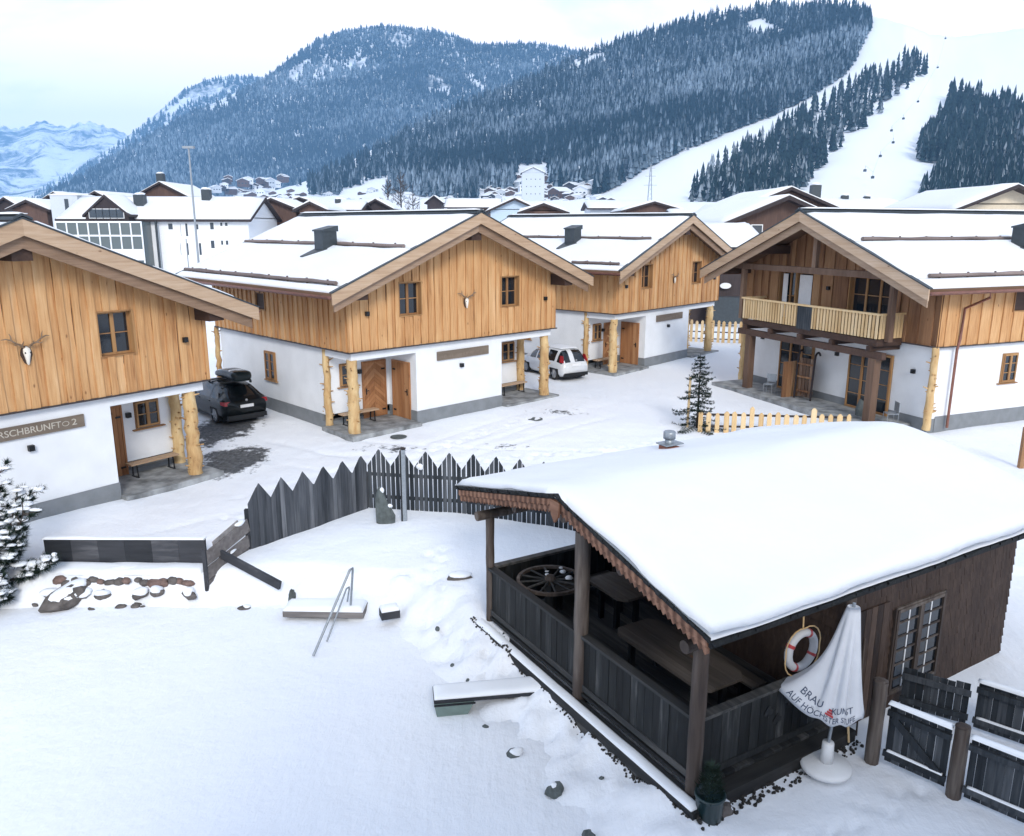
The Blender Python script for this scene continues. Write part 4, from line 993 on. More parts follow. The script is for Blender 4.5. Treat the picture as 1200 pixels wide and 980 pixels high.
def parasol():
    bx, by = 4.70, 10.43; gz = -.50
    o = thing('parasol', 'closed white parasol with lettered hem on a round concrete foot', 'parasol', (bx, by, gz), 0)
    ang = math.atan2(by, bx)   # towards the camera is -ang direction
    ft = MB(); ft.lathe([(.36, 0), (.37, .05), (.34, .09), (.12, .115)], 32); ft.lathe([(.095, .11), (.085, .42), (.08, .44)], 20); ft.build('foot', 'white', o)
    po = MB(); po.tube([(0, 0, .4), (.05, -.03, 1.3), (.12, -.08, 2.72)], .024, 12); po.build('pole', 'steel', o)
    # canopy: hanging folds, kicked out to the left where the cloth blows open
    ztop, zb = 2.66, .92; n = 96; m = 26
    cam_a = math.atan2(-by, -bx); left = cam_a-PI/2
    def surf(th, q, off=0):
        folds = .5+.5*math.cos(8*th+.6); ax = Vector((.12, -.08, 0))*((1-q)*.9+.1)
        R = .085+.25*q**.85
        R *= 1-.36*min(1, q*1.3)*(1-folds)**1.5*(1-.75*max(0, q-.6)/.4)
        d = th-left; d = (d+PI) % (2*PI)-PI; d2 = (th-cam_a+PI) % (2*PI)-PI
        R += max(0, q-.2)**3.0*1.0*math.exp(-(d/.7)**2)
        d3 = (th-(cam_a+PI/2)+PI) % (2*PI)-PI
        R += .11*q**2*math.exp(-(d3/.5)**2)
        zbt = zb+.30*math.exp(-(d/.75)**2)+.035*math.cos(8*th+.6)+.10*math.exp(-(d3/.6)**2)
        R += off
        z = ztop+(zbt-ztop)*q
        return (ax.x+R*math.cos(th), ax.y+R*math.sin(th), z)
    c = MB(); vs = [surf(2*PI*j/n, i/m) for i in range(m+1) for j in range(n)]
    fs = [(i*n+j, i*n+(j+1) % n, (i+1)*n+(j+1) % n, (i+1)*n+j) for i in range(m) for j in range(n)]
    o2 = len(vs); vs += [surf(2*PI*j/n, i/m, -.012) for i in range(m+1) for j in range(n)]
    fs += [(o2+i*n+(j+1) % n, o2+i*n+j, o2+(i+1)*n+j, o2+(i+1)*n+(j+1) % n) for i in range(m) for j in range(n)]
    fs += [(m*n+j, m*n+(j+1) % n, o2+m*n+(j+1) % n, o2+m*n+j) for j in range(n)]
    fs.append(tuple(range(n)))
    c.add(vs, fs, .5, True); cano = c.build('canopy', 'cloth', o)
    def hem(txt, th0, size, q0, sx=1.0, mat='ink'):
        me = text_mesh(txt, size, .0); me.materials.clear(); me.materials.append(M[mat])
        bm = bmesh.new(); bm.from_mesh(me); bmesh.ops.subdivide_edges(bm, edges=bm.edges[:], cuts=1); bm.to_mesh(me); bm.free()
        # walk along the hem so that letters keep their spacing around folds
        tab = np.linspace(th0-2.6, th0+2.6, 900); P = np.array([surf(a, q0) for a in tab]); s = np.concatenate([[0], np.cumsum(np.linalg.norm(np.diff(P, axis=0), axis=1))]); s -= np.interp(th0, tab, s)
        for v in me.vertices:
            a = float(np.interp(v.co.x*sx, s, tab)); q = q0-v.co.y/1.7
            v.co = Vector(surf(a, q, .013))
        x = bpy.data.objects.new('lettering', me); COL.objects.link(x); x.parent = cano
    # text runs left to right seen from outside: angle grows with x
    hem('BRAU', cam_a-.90, .145, .87); hem('KUNST', cam_a+.42, .13, .875, .9)
    hem('AUF HÖCHS', cam_a-.88, .118, .955); hem('TER STUFE', cam_a+.44, .112, .955, .85)
    e = MB()
    for k, (w, h, z0) in enumerate(((.13, .03, .0), (.09, .03, .04), (.05, .03, .08))):
        vs = []
        for (x, z) in ((-w/2, z0), (w/2, z0), (w/2, z0+h), (-w/2, z0+h)): vs.append(surf(cam_a-.16+x*2.6, .93-z/1.7, .008))
        e.add(vs, [(0, 1, 2, 3)], .5)
    e.build('emblem', 'red', cano)
parasol()
def leaning(name, label, cat, p, q, r, mat):
    m = MB(); m.tube([(0, 0, 0), tuple((Vector(q)-Vector(p))*.5+Vector((.004, .01, 0))), tuple(Vector(q)-Vector(p))], r, 8)
    o = m.build(name, mat); o.location = p; tag(o, label, cat)
a = hl((2.95, -.35, -.5)); leaning('wooden_pole', 'pale wooden pole leaning on the hut wall beside the parasol', 'pole', a, hl((3.1, -.05, .65)), .018, 'picket')
a = hl((3.2, -.3, -.5)); leaning('broomstick', 'thin dark stick leaning against the hut wall left of the gate post', 'stick', a, hl((3.5, -.06, 1.0)), .014, 'hutpost')
def planter():
    o = thing('planter', 'dark glazed pot with a small evergreen at the hut corner post', 'plant pot', (2.74, 9.52, -.72), 0)
    p = MB(); p.lathe([(.13, 0), (.17, .05), (.20, .46), (.215, .47), (.215, .5), (.18, .5), (.17, .44)], 24); p.build('pot', 'potgreen', o)
    f = MB()
    for i in range(420):
        z = random.uniform(.45, .92); r = .21*(1-(z-.45)/.62)*math.sqrt(random.random()); a = random.uniform(0, 2*PI); b = Vector((r*math.cos(a), r*math.sin(a), z)); d = Vector((math.cos(a), math.sin(a), random.uniform(.3, 1.6))).normalized()*random.uniform(.06, .11); s = d.cross(Vector((0, 0, 1))).normalized()*.014
        f.add([b-s, b+s, b+d], [(0, 1, 2)], random.random()*.35)
    f.build('foliage', 'near_needle', o)
planter()

# gravel and stones exposed under the hut
g = MB()
for i in range(420):
    u = random.uniform(-.3, 3.2); v = -.18-random.random()**1.6*.34; p = hl((u, v, 0)); g.blob((p[0], p[1], tz(p[0], p[1])+.015), random.uniform(.012, .032), i, 6, 4, .3)
for i in range(420):
    v = random.uniform(-.3, HW+.2); u = -.27-random.random()**2*.10; p = hl((u, v, 0)); g.blob((p[0], p[1], tz(p[0], p[1])+.01), random.uniform(.010, .024), i, 6, 4, .3)
tag(g.build('gravel', 'rubblesoil'), 'damp gravel along the foot of the hut', 'gravel', kind='stuff')

# ------------------------------------------------------------------ fences and garden things
def peak_fence(name, label, pts, period, gap, h_lo, h_hi, face=1, mat='fence'):
    """weathered fence whose board tops run up and down in pointed peaks"""
    o = thing(name, label, 'fence', (pts[0][0], pts[0][1], 0), 0, 'weathered peaked fence')
    P = [Vector(p) for p in pts]; O = Vector((pts[0][0], pts[0][1], 0)); b = MB(); r = MB(); ps = MB()
    segs = [(P[i], P[i+1]) for i in range(len(P)-1)]; s_tot = 0; sn = MB()
    for A, Bv in segs:
        Lg = (Bv-A).length; d = (Bv-A)/Lg; nrm = Vector((d.y, -d.x)); s = 0; wb = period/5
        while s < Lg-.02:
            w = wb*(1-gap); q = min(s+w, Lg)
            hs = []
            for x in (s, q): ph = ((s_tot+x)/period) % 1; hs.append(h_lo+(h_hi-h_lo)*(1-abs(ph-.5)*2))
            m = (s+q)/2; ph = ((s_tot+m)/period) % 1; hm = h_lo+(h_hi-h_lo)*(1-abs(ph-.5)*2)
            o0 = random.uniform(-.006, .006)
            def V(x, y, z): p = A+d*x+nrm*(y+o0)*face; return (p.x-O.x, p.y-O.y, z)
            c = A+d*m; g = tz(c.x, c.y)-.08
            z0 = g; top = lambda h: c_top+h
            c_top = A0z+(0)
            vs = [V(s, -.012, z0), V(q, -.012, z0), V(q, -.012, c_top+hs[1]), V(m, -.012, c_top+hm), V(s, -.012, c_top+hs[0])]
            vs += [V(s, .012, z0), V(q, .012, z0), V(q, .012, c_top+hs[1]), V(m, .012, c_top+hm), V(s, .012, c_top+hs[0])]
            b.add(vs, [(0, 1, 2, 3, 4), (9, 8, 7, 6, 5), (0, 5, 6, 1), (1, 6, 7, 2), (2, 7, 8, 3), (3, 8, 9, 4), (4, 9, 5, 0)], min(1, max(0, random.gauss(.45, .25))))
            s += wb
        for z in (.22, .86):
            a = A-nrm*.035*face-O.xy; e = Bv-nrm*.035*face-O.xy
            r.bar((a.x, a.y, A0z+z+.1), (e.x, e.y, A0z+z+.1), .045, .09)
        x = .0
        while x <= Lg+.01:
            p = A+d*x-nrm*.08*face-O.xy; ps = MB(); ps.box((p.x-.05, p.y-.05, A0z-.3), (p.x+.05, p.y+.05, A0z+1.0)); ps.build('post', 'fence', o); x += Lg/max(1, round(Lg/2.1))
        s_tot += Lg
    b.build('board', mat, o); r.build('rail', 'fence', o); return o
A0z = -.28
peak_fence('peaked_fence', 'weathered grey board fence with pointed peaks, closed part climbing left of the stone slab', [(-6.33, 18.2), (-5.2, 19.5), (-3.98, 21.0)], .63, .03, 1.15, 1.60, 1, 'fence_grey')
A0z = -.22
peak_fence('peaked_fence', 'weathered grey paling fence with gaps and pointed peaks, part running behind the hut', [(-3.95, 21.02), (-1.2, 20.55), (1.0, 19.7), (2.6, 18.8)], .66, .2, 1.22, 1.70)
def picket_fence(label, pts, pitch, h, tall=()):
    A, Bv = Vector(pts[0]), Vector(pts[1]); o = thing('picket_fence', label, 'fence', (A.x, A.y, tz(A.x, A.y)), 0, 'new larch picket fences')
    z0 = tz(A.x, A.y); Lg = (Bv-A).length; d = (Bv-A)/Lg; nrm = Vector((d.y, -d.x)); n = int(Lg/pitch); b = MB(); r = MB()
    for i in range(n+1):
        s = i*pitch+random.uniform(-.02, .02); w = random.uniform(.16, .195)/2; hh = h+random.uniform(-.05, .03)+(.24 if i in tall else 0); c = A+d*s; g = tz(c.x, c.y)-z0-.06
        def V(x, y, z): p = d*x+nrm*y; return (p.x, p.y, z)
        poly = [(s-w, g), (s+w, g), (s+w*random.uniform(.85, 1.1), g+hh-.08), (s+w*.35, g+hh), (s-w*.35, g+hh), (s-w*random.uniform(.85, 1.1), g+hh-.08)]
        vs = [V(x, .02, z) for x, z in poly]+[V(x, .055, z) for x, z in poly]; k = 6
        b.add(vs, [tuple(range(k)), tuple(range(2*k-1, k-1, -1))]+[(q, (q+1) % k, (q+1) % k+k, q+k) for q in range(k)], random.random())
    for z in (.22, .66):
        e = d*Lg; r.bar((0, 0, z), (e.x, e.y, z+tz(Bv.x, Bv.y)-z0), .05, .07)
    b.build('picket', 'picket', o); r.build('rail', 'bgdark', o); return o
picket_fence('new pale picket fence beside the little spruce, in front of the balcony chalet', [(6.95, 28.75), (12.35, 28.35)], .312, .84, (6, 13))
picket_fence('pale picket fence in the gap between the farther chalet and the balcony chalet', [(11.2, 51.6), (16.6, 50.2)], .34, 1.45)

def board_fence(name, label, pts, h, snowy=True, brace=False, cat='fence', gap=.045):
    A, Bv = Vector(pts[0]), Vector(pts[1]); za = pts[2]; zb = pts[3]
    o = thing(name, label, cat, (A.x, A.y, za), 0); Lg = (Bv-A).length; d = (Bv-A)/Lg; nrm = Vector((d.y, -d.x)); dz = (zb-za)/Lg
    def V(x, y, z): p = d*x+nrm*y; return (p.x, p.y, z+dz*x)
    b = MB(); s = .02
    while s < Lg-.05:
        w = random.uniform(.085, .12); q = min(s+w, Lg-.01); hh = h+random.uniform(-.02, .03)
        b.hexa([V(s, 0, .02), V(q, 0, .02), V(q, .022, .02), V(s, .022, .02), V(s, 0, hh), V(q, 0, hh), V(q, .022, hh), V(s, .022, hh)], min(1, max(0, random.gauss(.4, .25)))); s += w*(1+gap*random.uniform(.3, 1.7))
    b.build('board', 'fence', o)
    r = MB()
    for z in (.16, h-.14): r.bar(V(0, .05, z), V(Lg, .05, z), .055, .09)
    if brace: r.bar(V(.08, .055, h-.2), V(Lg-.1, .055, .2), .03, .11)
    r.build('rail', 'fence', o)
    if snowy:
        s = MB(); snow_slab(s, V(0, -.03, h+.0), V(Lg, -.03, h+.0), V(Lg, .085, h+.0), V(0, .085, h+.0), .06, 24, 4, .06, .8)
        s.build('snow_cap', 'snow', o); s = MB(); snow_slab(s, V(.05, .024, .21), V(Lg-.05, .024, .21), V(Lg-.05, .08, .21), V(.05, .08, .21), .035, 20, 3, .04, 1.2); s.build('snow_cap', 'snow', o)
    return o
board_fence('garden_gate', 'dark board gate with a diagonal brace and snow on its rails', [(5.62, 10.58), (6.26, 10.0), -.47, -.50], .98, True, True, 'gate', .07)
board_fence('board_fence', 'dark board fence with gaps running on from the gate to the frame edge', [(6.42, 9.84), (8.2, 8.3), -.52, -.6], .98)
board_fence('board_fence', 'dark board fence with thick snow on top, standing behind the gate', [(7.45, 11.45), (9.6, 9.75), -.5, -.55], .84, True, False, 'fence', .03)
board_fence('board_fence', 'short run of dark boards under the hut window behind the gate', [(6.55, 12.05), (7.4, 11.5), -.5, -.5], .72, False, False, 'fence', .04)
for lab, p, z0, z1 in (('dark square gate post next to the hut wall', (5.5, 10.68), -.7, .80), ('dark round gate post between the gate and the board fence', (6.34, 9.92), -.8, .56)):
    m = MB(); n = 6; m.tube([(0, 0, z0+(z1-z0)*i/n) for i in range(n+1)], [.105*random.uniform(.94, 1.06) for _ in range(n+1)], 9); m.blob((0, 0, z1), (.1, .1, .03), 3)
    o = m.build('gate_post', 'hutpost'); o.location = (p[0], p[1], 0); tag(o, lab, 'post')

# broken plank wall, plank edging, stone wall on the left
def plank_wall():
    o = thing('plank_wall', 'broken grey plank wall standing askew left of the peaked fence', 'plank wall', (-6.92, 16.85, -.85), 0)
    a = Vector((0, 0, 0)); e = Vector((.52, 1.32, .32)); b = MB(); ps = MB()
    for i, (z, h) in enumerate(((.0, .33), (.36, .30), (.70, .34))):
        dz = random.uniform(-.02, .03); p = a+Vector((0, 0, z+h/2)); q = e+Vector((random.uniform(-.02, .05), 0, z+h/2+dz-.02)); b.bar(p, q, .035, h)
    b.bar(a+Vector((.1, .26, 1.12)), e+Vector((-.1, -.25, 1.02)), .03, .16)
    b.build('board', 'plank', o)
    ps.box((-.05, -.06, -.3), (.03, .02, 1.12)); ps.box((e.x-.04, e.y, -.2), (e.x+.06, e.y+.09, e.z+.85)); ps.build('post', 'tar', o)
    s = MB(); s.blob((.45, 1.1, 1.33), (.1, .2, .05), 4); s.blob((.2, .5, .36), (.05, .25, .03), 5); s.blob((.35, .85, .75), (.04, .2, .03), 5); s.build('snow_lump', 'snow', o)
plank_wall()
m = MB(); m.bar((-6.75, 17.3, -.02), (-5.2, 16.62, -.50), .07, .2); o = m.build('fallen_plank', 'tar'); tag(o, 'long dark plank fallen from the plank wall, one end in the snow', 'plank')
m = MB(); n = 6
for i in range(n):
    x0 = -10.9+3.75*i/n; m.box((x0, 17.46, -.34+random.uniform(-.015, .015)), (x0+3.75/n-.004, 17.55, .26+random.uniform(-.04, .05)))
o = m.build('plank_edging', 'tar'); tag(o, 'black tarred plank edging along the lane above the stone wall', 'edging')
m = MB(); snow_slab(m, (-10.95, 17.45, .25), (-7.15, 17.45, .25), (-7.15, 17.62, .25), (-10.95, 17.62, .25), .05, 40, 4, .1, 1.3); m.build('snow_cap', 'snow', o); m = MB(); snow_slab(m, (-11, 17.0, -.42), (-7.1, 17.0, -.42), (-7.1, 17.46, -.36), (-11, 17.46, -.36), .09, 40, 6, .15, 1.0)
m.build('snow_cap', 'snow', o)
R = random.Random(5)
def wallstone(i, x, y, z, r, mat, lab, cat='stone', grp='stones of the dry wall', sz=None):
    m = MB(); m.blob((0, 0, 0), sz or (r*R.uniform(1.0, 1.6), r*R.uniform(.7, 1), r*R.uniform(.7, .95)), i*7, 9, 6, .2, None, .12); o = m.build('stone', mat); o.location = (x, y, z); o.rotation_euler.z = R.uniform(-.5, .5)
    tag(o, lab, cat, grp); return o
k = 0
for i in range(16):
    x = -10.3+2.95*(i+R.uniform(-.2, .2))/15; k += 1
    wallstone(k, x, 16.86+R.uniform(-.04, .04), -.52+R.uniform(-.05, .04), R.uniform(.08, .125), R.choice(['stone', 'stone', 'stone_red']), 'rough field stone in the low dry wall under the tarred edging')
for i in range(6):
    x = -10.2+2.9*(i+R.uniform(-.3, .3))/5; k += 1; y = 16.62+R.uniform(-.08, .06)
    o = wallstone(k, x, y, -.72+R.uniform(-.03, .03), .12, 'stone', 'snow capped stone at the foot of the dry wall', grp='snow capped stones below the wall')
    c = MB(); c.blob((0, -.02, .07), (R.uniform(.12, .2), R.uniform(.12, .17), R.uniform(.06, .10)), k, 12, 8, .3); c.build('snow_cap', 'snow', o)
for i in range(7):
    x = R.uniform(-11.3, -6.6); y = 16.55+R.uniform(-.25, .25)
    wallstone(k+i, x, y, tz(x, y)+.02, R.uniform(.05, .11), 'stone', 'small stone poking through the snow below the dry wall', 'stone', 'stones in the snow bank')
st = MB(); st.blob((0, 0, .1), (.45, .33, .24), 3, 11, 7, .25, None, .1); o = st.build('snow_boulder', 'stone'); o.location = (-9.95, 16.55, -.86); o.rotation_euler = (.1, -.3, .5); tag(o, 'large boulder under snow beside the snowy pine shrub', 'boulder')
s = MB(); s.blob((.05, .03, .2), (.44, .30, .17), 4, 16, 9, .35); s.build('snow_cap', 'snow', o)

def rock(lab, px, py, z, r, mat='stone', cap=.0, name='rock', grp=None):
    p = ground(px, py, z); m = MB(); m.blob((0, 0, 0), r, int(px), 9, 6, .3, None, .13); o = m.build(name, mat); o.location = (p[0], p[1], tz(p[0], p[1])+r[2]*.12); tag(o, lab, 'rock', grp)
    if cap: s = MB(); s.blob((0.02, .02, r[2]*.62), (r[0]*cap, r[1]*cap, r[2]*.5), int(py), 12, 8, .35); s.build('snow_cap', 'snow', o)
rock('dark rock with a snow cap at the pond edge left of the hut corner', 603, 872, -.75, (.13, .11, .10), 'stone_slate', .8)
rock('split dark rock at the pond edge in front of the hut', 650, 920, -.78, (.14, .10, .13), 'stone_slate', .7)
rock('pointed pale rock cut by the bottom frame edge', 689, 975, -.78, (.12, .1, .24), 'stone_slate')
rock('small dark stone below the wooden plank jetty', 569, 846, -.85, (.06, .05, .06), 'stone_slate')
rock('rounded stone with snow at the foot of the planter', 843, 953, -.62, (.2, .13, .12), 'stone', .75)
rock('snow covered stone beside the hut parapet', 538, 690, -.6, (.24, .16, .1), 'stone', 1.06)
rock('tiny dark stone in the snow left of the hut sill', 513, 737, -.65, (.05, .05, .05), 'stone_slate'); rock('dark stone beside the fallen plank', 342, 697, -.7, (.09, .06, .18), 'stone_slate')
rock('low dark stones showing below the fallen plank', 287, 708, -.85, (.16, .1, .07), 'stone', .7)
rock('pointed grey rock behind the hut roof in front of the balcony chalet', 1013, 492, .05, (.42, .3, .75), 'stone_slate')
for i, (px, py) in enumerate(((530, 770), (548, 785), (560, 793), (705, 905), (740, 868))):
    rock('small dark stone half sunk in the snow bank beside the hut sill', px, py, -.65, (.04, .035, .035), 'stone_slate', grp='little stones in the snow bank')
def standing_stone():
    m = MB(); prof = [(.0, .30, .14), (.3, .31, .15), (.6, .24, .13), (.85, .17, .11), (1.05, .10, .08), (1.2, .05, .05)]; n = 10; vs = []
    for z, a, b in prof:
        for j in range(n): q = 2*PI*j/n; vs.append((a*math.cos(q)*(1+.16*math.sin(3*q+z*5))-.14*z, b*math.sin(q)*(1+.2*math.cos(2*q+z*4)), z))
    fs = [(i*n+j, i*n+(j+1) % n, (i+1)*n+(j+1) % n, (i+1)*n+j) for i in range(len(prof)-1) for j in range(n)]+[tuple((len(prof)-1)*n+j for j in range(n))]
    m.add(vs, fs, .5); o = m.build('standing_stone', 'stone_slate'); o.location = (-3.32, 19.9, tz(-3.3, 19.9)-.05); o.scale = (.82, .82, .86); tag(o, 'tall dark standing stone slab in front of the peaked fence', 'stone slab')
    s = MB(); s.blob((-.08, -.02, 1.12), (.07, .06, .09), 3); s.blob((.16, -.04, .62), (.09, .07, .08), 6); s.build('snow_lump', 'snow', o)
standing_stone()
def bollard():
    o = thing('light_post', 'slim square metal light post in front of the peaked fence', 'light post', (-2.83, 20.05, -.3), 0)
    m = MB(); m.box((-.05, -.06, -.2), (.05, .05, 2.02)); m.build('pole', 'steel', o); m = MB(); m.box((-.062, -.072, 2.02), (.062, .062, 2.05)); m.build('cap', 'black', o)
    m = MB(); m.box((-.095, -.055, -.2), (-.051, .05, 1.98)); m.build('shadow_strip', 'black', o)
bollard()
m = MB(); m.blob((0, 0, 0), (.1, .06, .09), 5); o = m.build('snow_lump', 'snow'); p = atY(492, 547, 20.5); o.location = tuple(p); tag(o, 'small white snow lump caught on the peaked fence', 'snow lump')
def pond_rail(label, b, t, f, r):
    m = MB(); m.tube([b, (np.array(b)*.1+np.array(t)*.9), t, tuple(np.array(t)+np.array((.05, .04, .02))), tuple(np.array(t)*.97+np.array(f)*.03+np.array((.05, .03, -.02))), f], r, 8); o = m.build('pond_handrail', 'steel'); tag(o, label, 'handrail')
pond_rail('nearer bent steel handrail slanting down into the frozen pond', tuple(ground(367, 769, -.93)), tuple(atY(410, 668, 15.2)), tuple(ground(411, 709, -.62)), .026)
pond_rail('farther bent steel handrail slanting down into the frozen pond', tuple(ground(383, 752, -.93)), tuple(atY(406, 690, 15.6)), tuple(ground(407, 705, -.62)), .018)
def slab(lab, c, rz, sx, sy, sz, mat, name, snow=.06, cat='step'):
    m = MB(); m.box((-sx/2, -sy/2, 0), (sx/2, sy/2, sz)); o = m.build(name, mat); o.location = c; o.rotation_euler.z = rz; tag(o, lab, cat)
    s = MB(); snow_slab(s, (-sx/2+.01, -sy/2+.01, sz), (sx/2-.01, -sy/2+.01, sz), (sx/2-.01, sy/2-.01, sz), (-sx/2+.01, sy/2-.01, sz), snow, 16, 8, .1, .9); s.build('snow_cap', 'snow', o)
slab('brown wooden pond step under snow behind the handrails', (-4.06, 16.05, -.86), -.03, 1.75, .5, .13, 'plank', 'pond_step', .11)
slab('dark little box with snow on top right of the pond step', (-2.62, 15.75, -.80), .35, .4, .28, .17, 'tar', 'pump_box', .1, 'box')
def jetty():
    c = (ground(513, 818, -.62)+ground(640, 800, -.5))/2; a = math.atan2(ground(640, 800, -.5)[1]-ground(513, 818, -.62)[1], 1.95)
    o = thing('plank_jetty', 'snowy plank jetty jutting from the hut bank over a green skimmer box', 'jetty', (c[0]-.05, c[1]+.12, -.62), a)
    m = MB(); m.box((-1.0, -.22, -.06), (1.0, -.01, .0)); m.box((-1.0, .01, -.06), (1.0, .24, .0)); m.build('plank', 'tar', o)
    s = MB(); snow_slab(s, (-.99, -.2, 0), (1.0, -.2, 0), (1.0, .24, 0), (-.99, .24, 0), .085, 26, 8, .15, .7); s.build('snow_cap', 'snow', o)
    b = MB(); b.hexa([(-.95, -.2, -.34), (-.42, -.2, -.34), (-.42, .2, -.34), (-.95, .2, -.34), (-1.0, -.24, -.065), (-.3, -.24, -.065), (-.3, .2, -.065), (-1.0, .2, -.065)], .5); b.build('skimmer_box', 'skim', o)
    r = MB(); r.bar((-1.0, -.25, -.08), (-.28, -.25, -.08), .02, .03); r.build('rim', 'black', o)
jetty()
for lab, px, py in (('round manhole cover bare in the lane in front of the left porch', 467, 511), ('round manhole cover bare in the middle of the lane', 627, 491)):
    p = ground(px, py, 0); m = MB(); m.lathe([(.30, 0), (.30, .02), (.24, .024), (.22, .012), (.01, .012)], 24); o = m.build('manhole_cover', 'stone_slate'); o.location = (p[0], p[1], tz(p[0], p[1])+.01); tag(o, lab, 'manhole cover')
p = ground(1197, 540, .1)
m = MB(); m.box((-.07, -.07, -.2), (.07, .07, 1.15)); o = m.build('marker_post', 'larch_old'); o.location = (p[0], p[1], 0.05); tag(o, 'brown wooden post at the right frame edge beside the hut roof', 'post')

# ------------------------------------------------------------------ plants near the camera
def needles(mb, p, d, n, ln, w, spread, t=None):
    d = Vector(d).normalized()
    for _ in range(n):
        e = (d+Vector((random.gauss(0, 1), random.gauss(0, 1), random.gauss(0, 1)))*spread).normalized()*ln*random.uniform(.6, 1.1); s = e.cross(Vector((random.random(), random.random(), 1))).normalized()*w
        mb.add([p-s, p+s, p+e], [(0, 1, 2)], random.random()*.3 if t is None else t)
def spruce(loc, H, label):
    o = thing('young_spruce', label, 'spruce', loc, 0); tr = MB(); tr.tube([(0, 0, -.2), (.02, 0, H*.5), (.0, .01, H)], [.05, .03, .006], 8); tr.build('trunk', 'bark', o)
    f = MB(); sn = MB(); z = .12
    while z < H*.97:
        q = 1-z/H; n = random.randint(4, 6); a0 = random.uniform(0, 6)
        for i in range(n):
            if random.random() < .12: continue
            a = a0+2*PI*i/n+random.uniform(-.3, .3); Lb = (.14+.92*q**.9)*random.uniform(.6, 1.15)*H/2.6; k = max(4, int(Lb/.07)); pt = Vector((0, 0, z)); dr = random.uniform(-.15, .1)
            for s in range(k):
                u = (s+1)/k; d = Vector((math.cos(a), math.sin(a), dr-.45*u*(1-u)*2+.75*max(0, u-.6))); pn = pt+d.normalized()*Lb/k
                f.tube([pt, pn], .009*(1.1-u), 4, .1, False); needles(f, pn, d, 12, .10, .010, .75)
                if s % 2 and u < .95 and u > .2:
                    for sd in (-1, 1):
                        e = Vector((math.cos(a+sd*.9), math.sin(a+sd*.9), -.1)); Ls = Lb*.34*(1.1-u)
                        p2 = pn+e*Ls; f.tube([pn, p2], .006, 4, .1, False)
                        for w in (.35, .7, 1): needles(f, pn+e*Ls*w, e, 8, .085, .009, .7)
                pt = pn
        z += .17*(1.15-.5*(1-q))
    f.build('crown', 'near_needle', o)
spruce((6.95, 29.25, -.02), 2.85, 'young dark spruce standing alone at the end of the picket fence')
m = MB(); m.tube([(0, 0, -.1), (.02, 0, 1.9)], .045, 8); o = m.build('tree_stake', 'picket'); o.location = (6.62, 29.35, 0); tag(o, 'short brown stake beside the young spruce', 'stake')
def pine_shrub(loc, label, H, spread, seed):
    random.seed(seed); o = thing('snowy_pine', label, 'pine shrub', loc, 0); tr = MB(); f = MB(); sn = MB()
    for b in range(20):
        a = random.uniform(0, 2*PI); el = random.uniform(.2, 1.4); Lb = H*random.uniform(.55, 1.05)*(.55+.45*el/1.35); pt = Vector((random.uniform(-.1, .1), random.uniform(-.1, .1), 0)); k = 9; pts = [pt]
        for s in range(k):
            u = s/k; d = Vector((math.cos(a)*math.cos(el)*spread, math.sin(a)*math.cos(el)*spread, math.sin(el)+.25*u)).normalized(); pt = pt+d*Lb/k; pts.append(pt)
            if u > .3:
                for q in range(4):
                    e = Vector((random.gauss(0, .8)+d.x, random.gauss(0, .8)+d.y, random.uniform(-.1, .8))).normalized(); tp = pt+e*random.uniform(.12, .3)
                    tr.tube([pt, tp], .01, 4, .1, False); needles(f, tp, e, 44, .19, .012, .6)
                    if random.random() < .6: sn.blob(tp+Vector((0, 0, .05)), (random.uniform(.05, .2), random.uniform(.05, .15), random.uniform(.03, .06)), s+q, 8, 5, .35)
        tr.tube(pts, [.045*(1-.8*i/k) for i in range(k+1)], 6, .3)
    tr.build('trunk', 'bark', o); f.build('crown', 'near_needle', o); sn.build('snow_cover', 'snow', o); random.seed(seed+1)
pine_shrub((-11.75, 16.9, -.6), 'pine shrub bowed under heavy snow at the left frame edge', 2.5, .72, 21)
pine_shrub((-11.75, 16.15, -.8), 'low pine shrub with snow clumps at the foot of the boulder, left frame edge', .95, 1.3, 33)

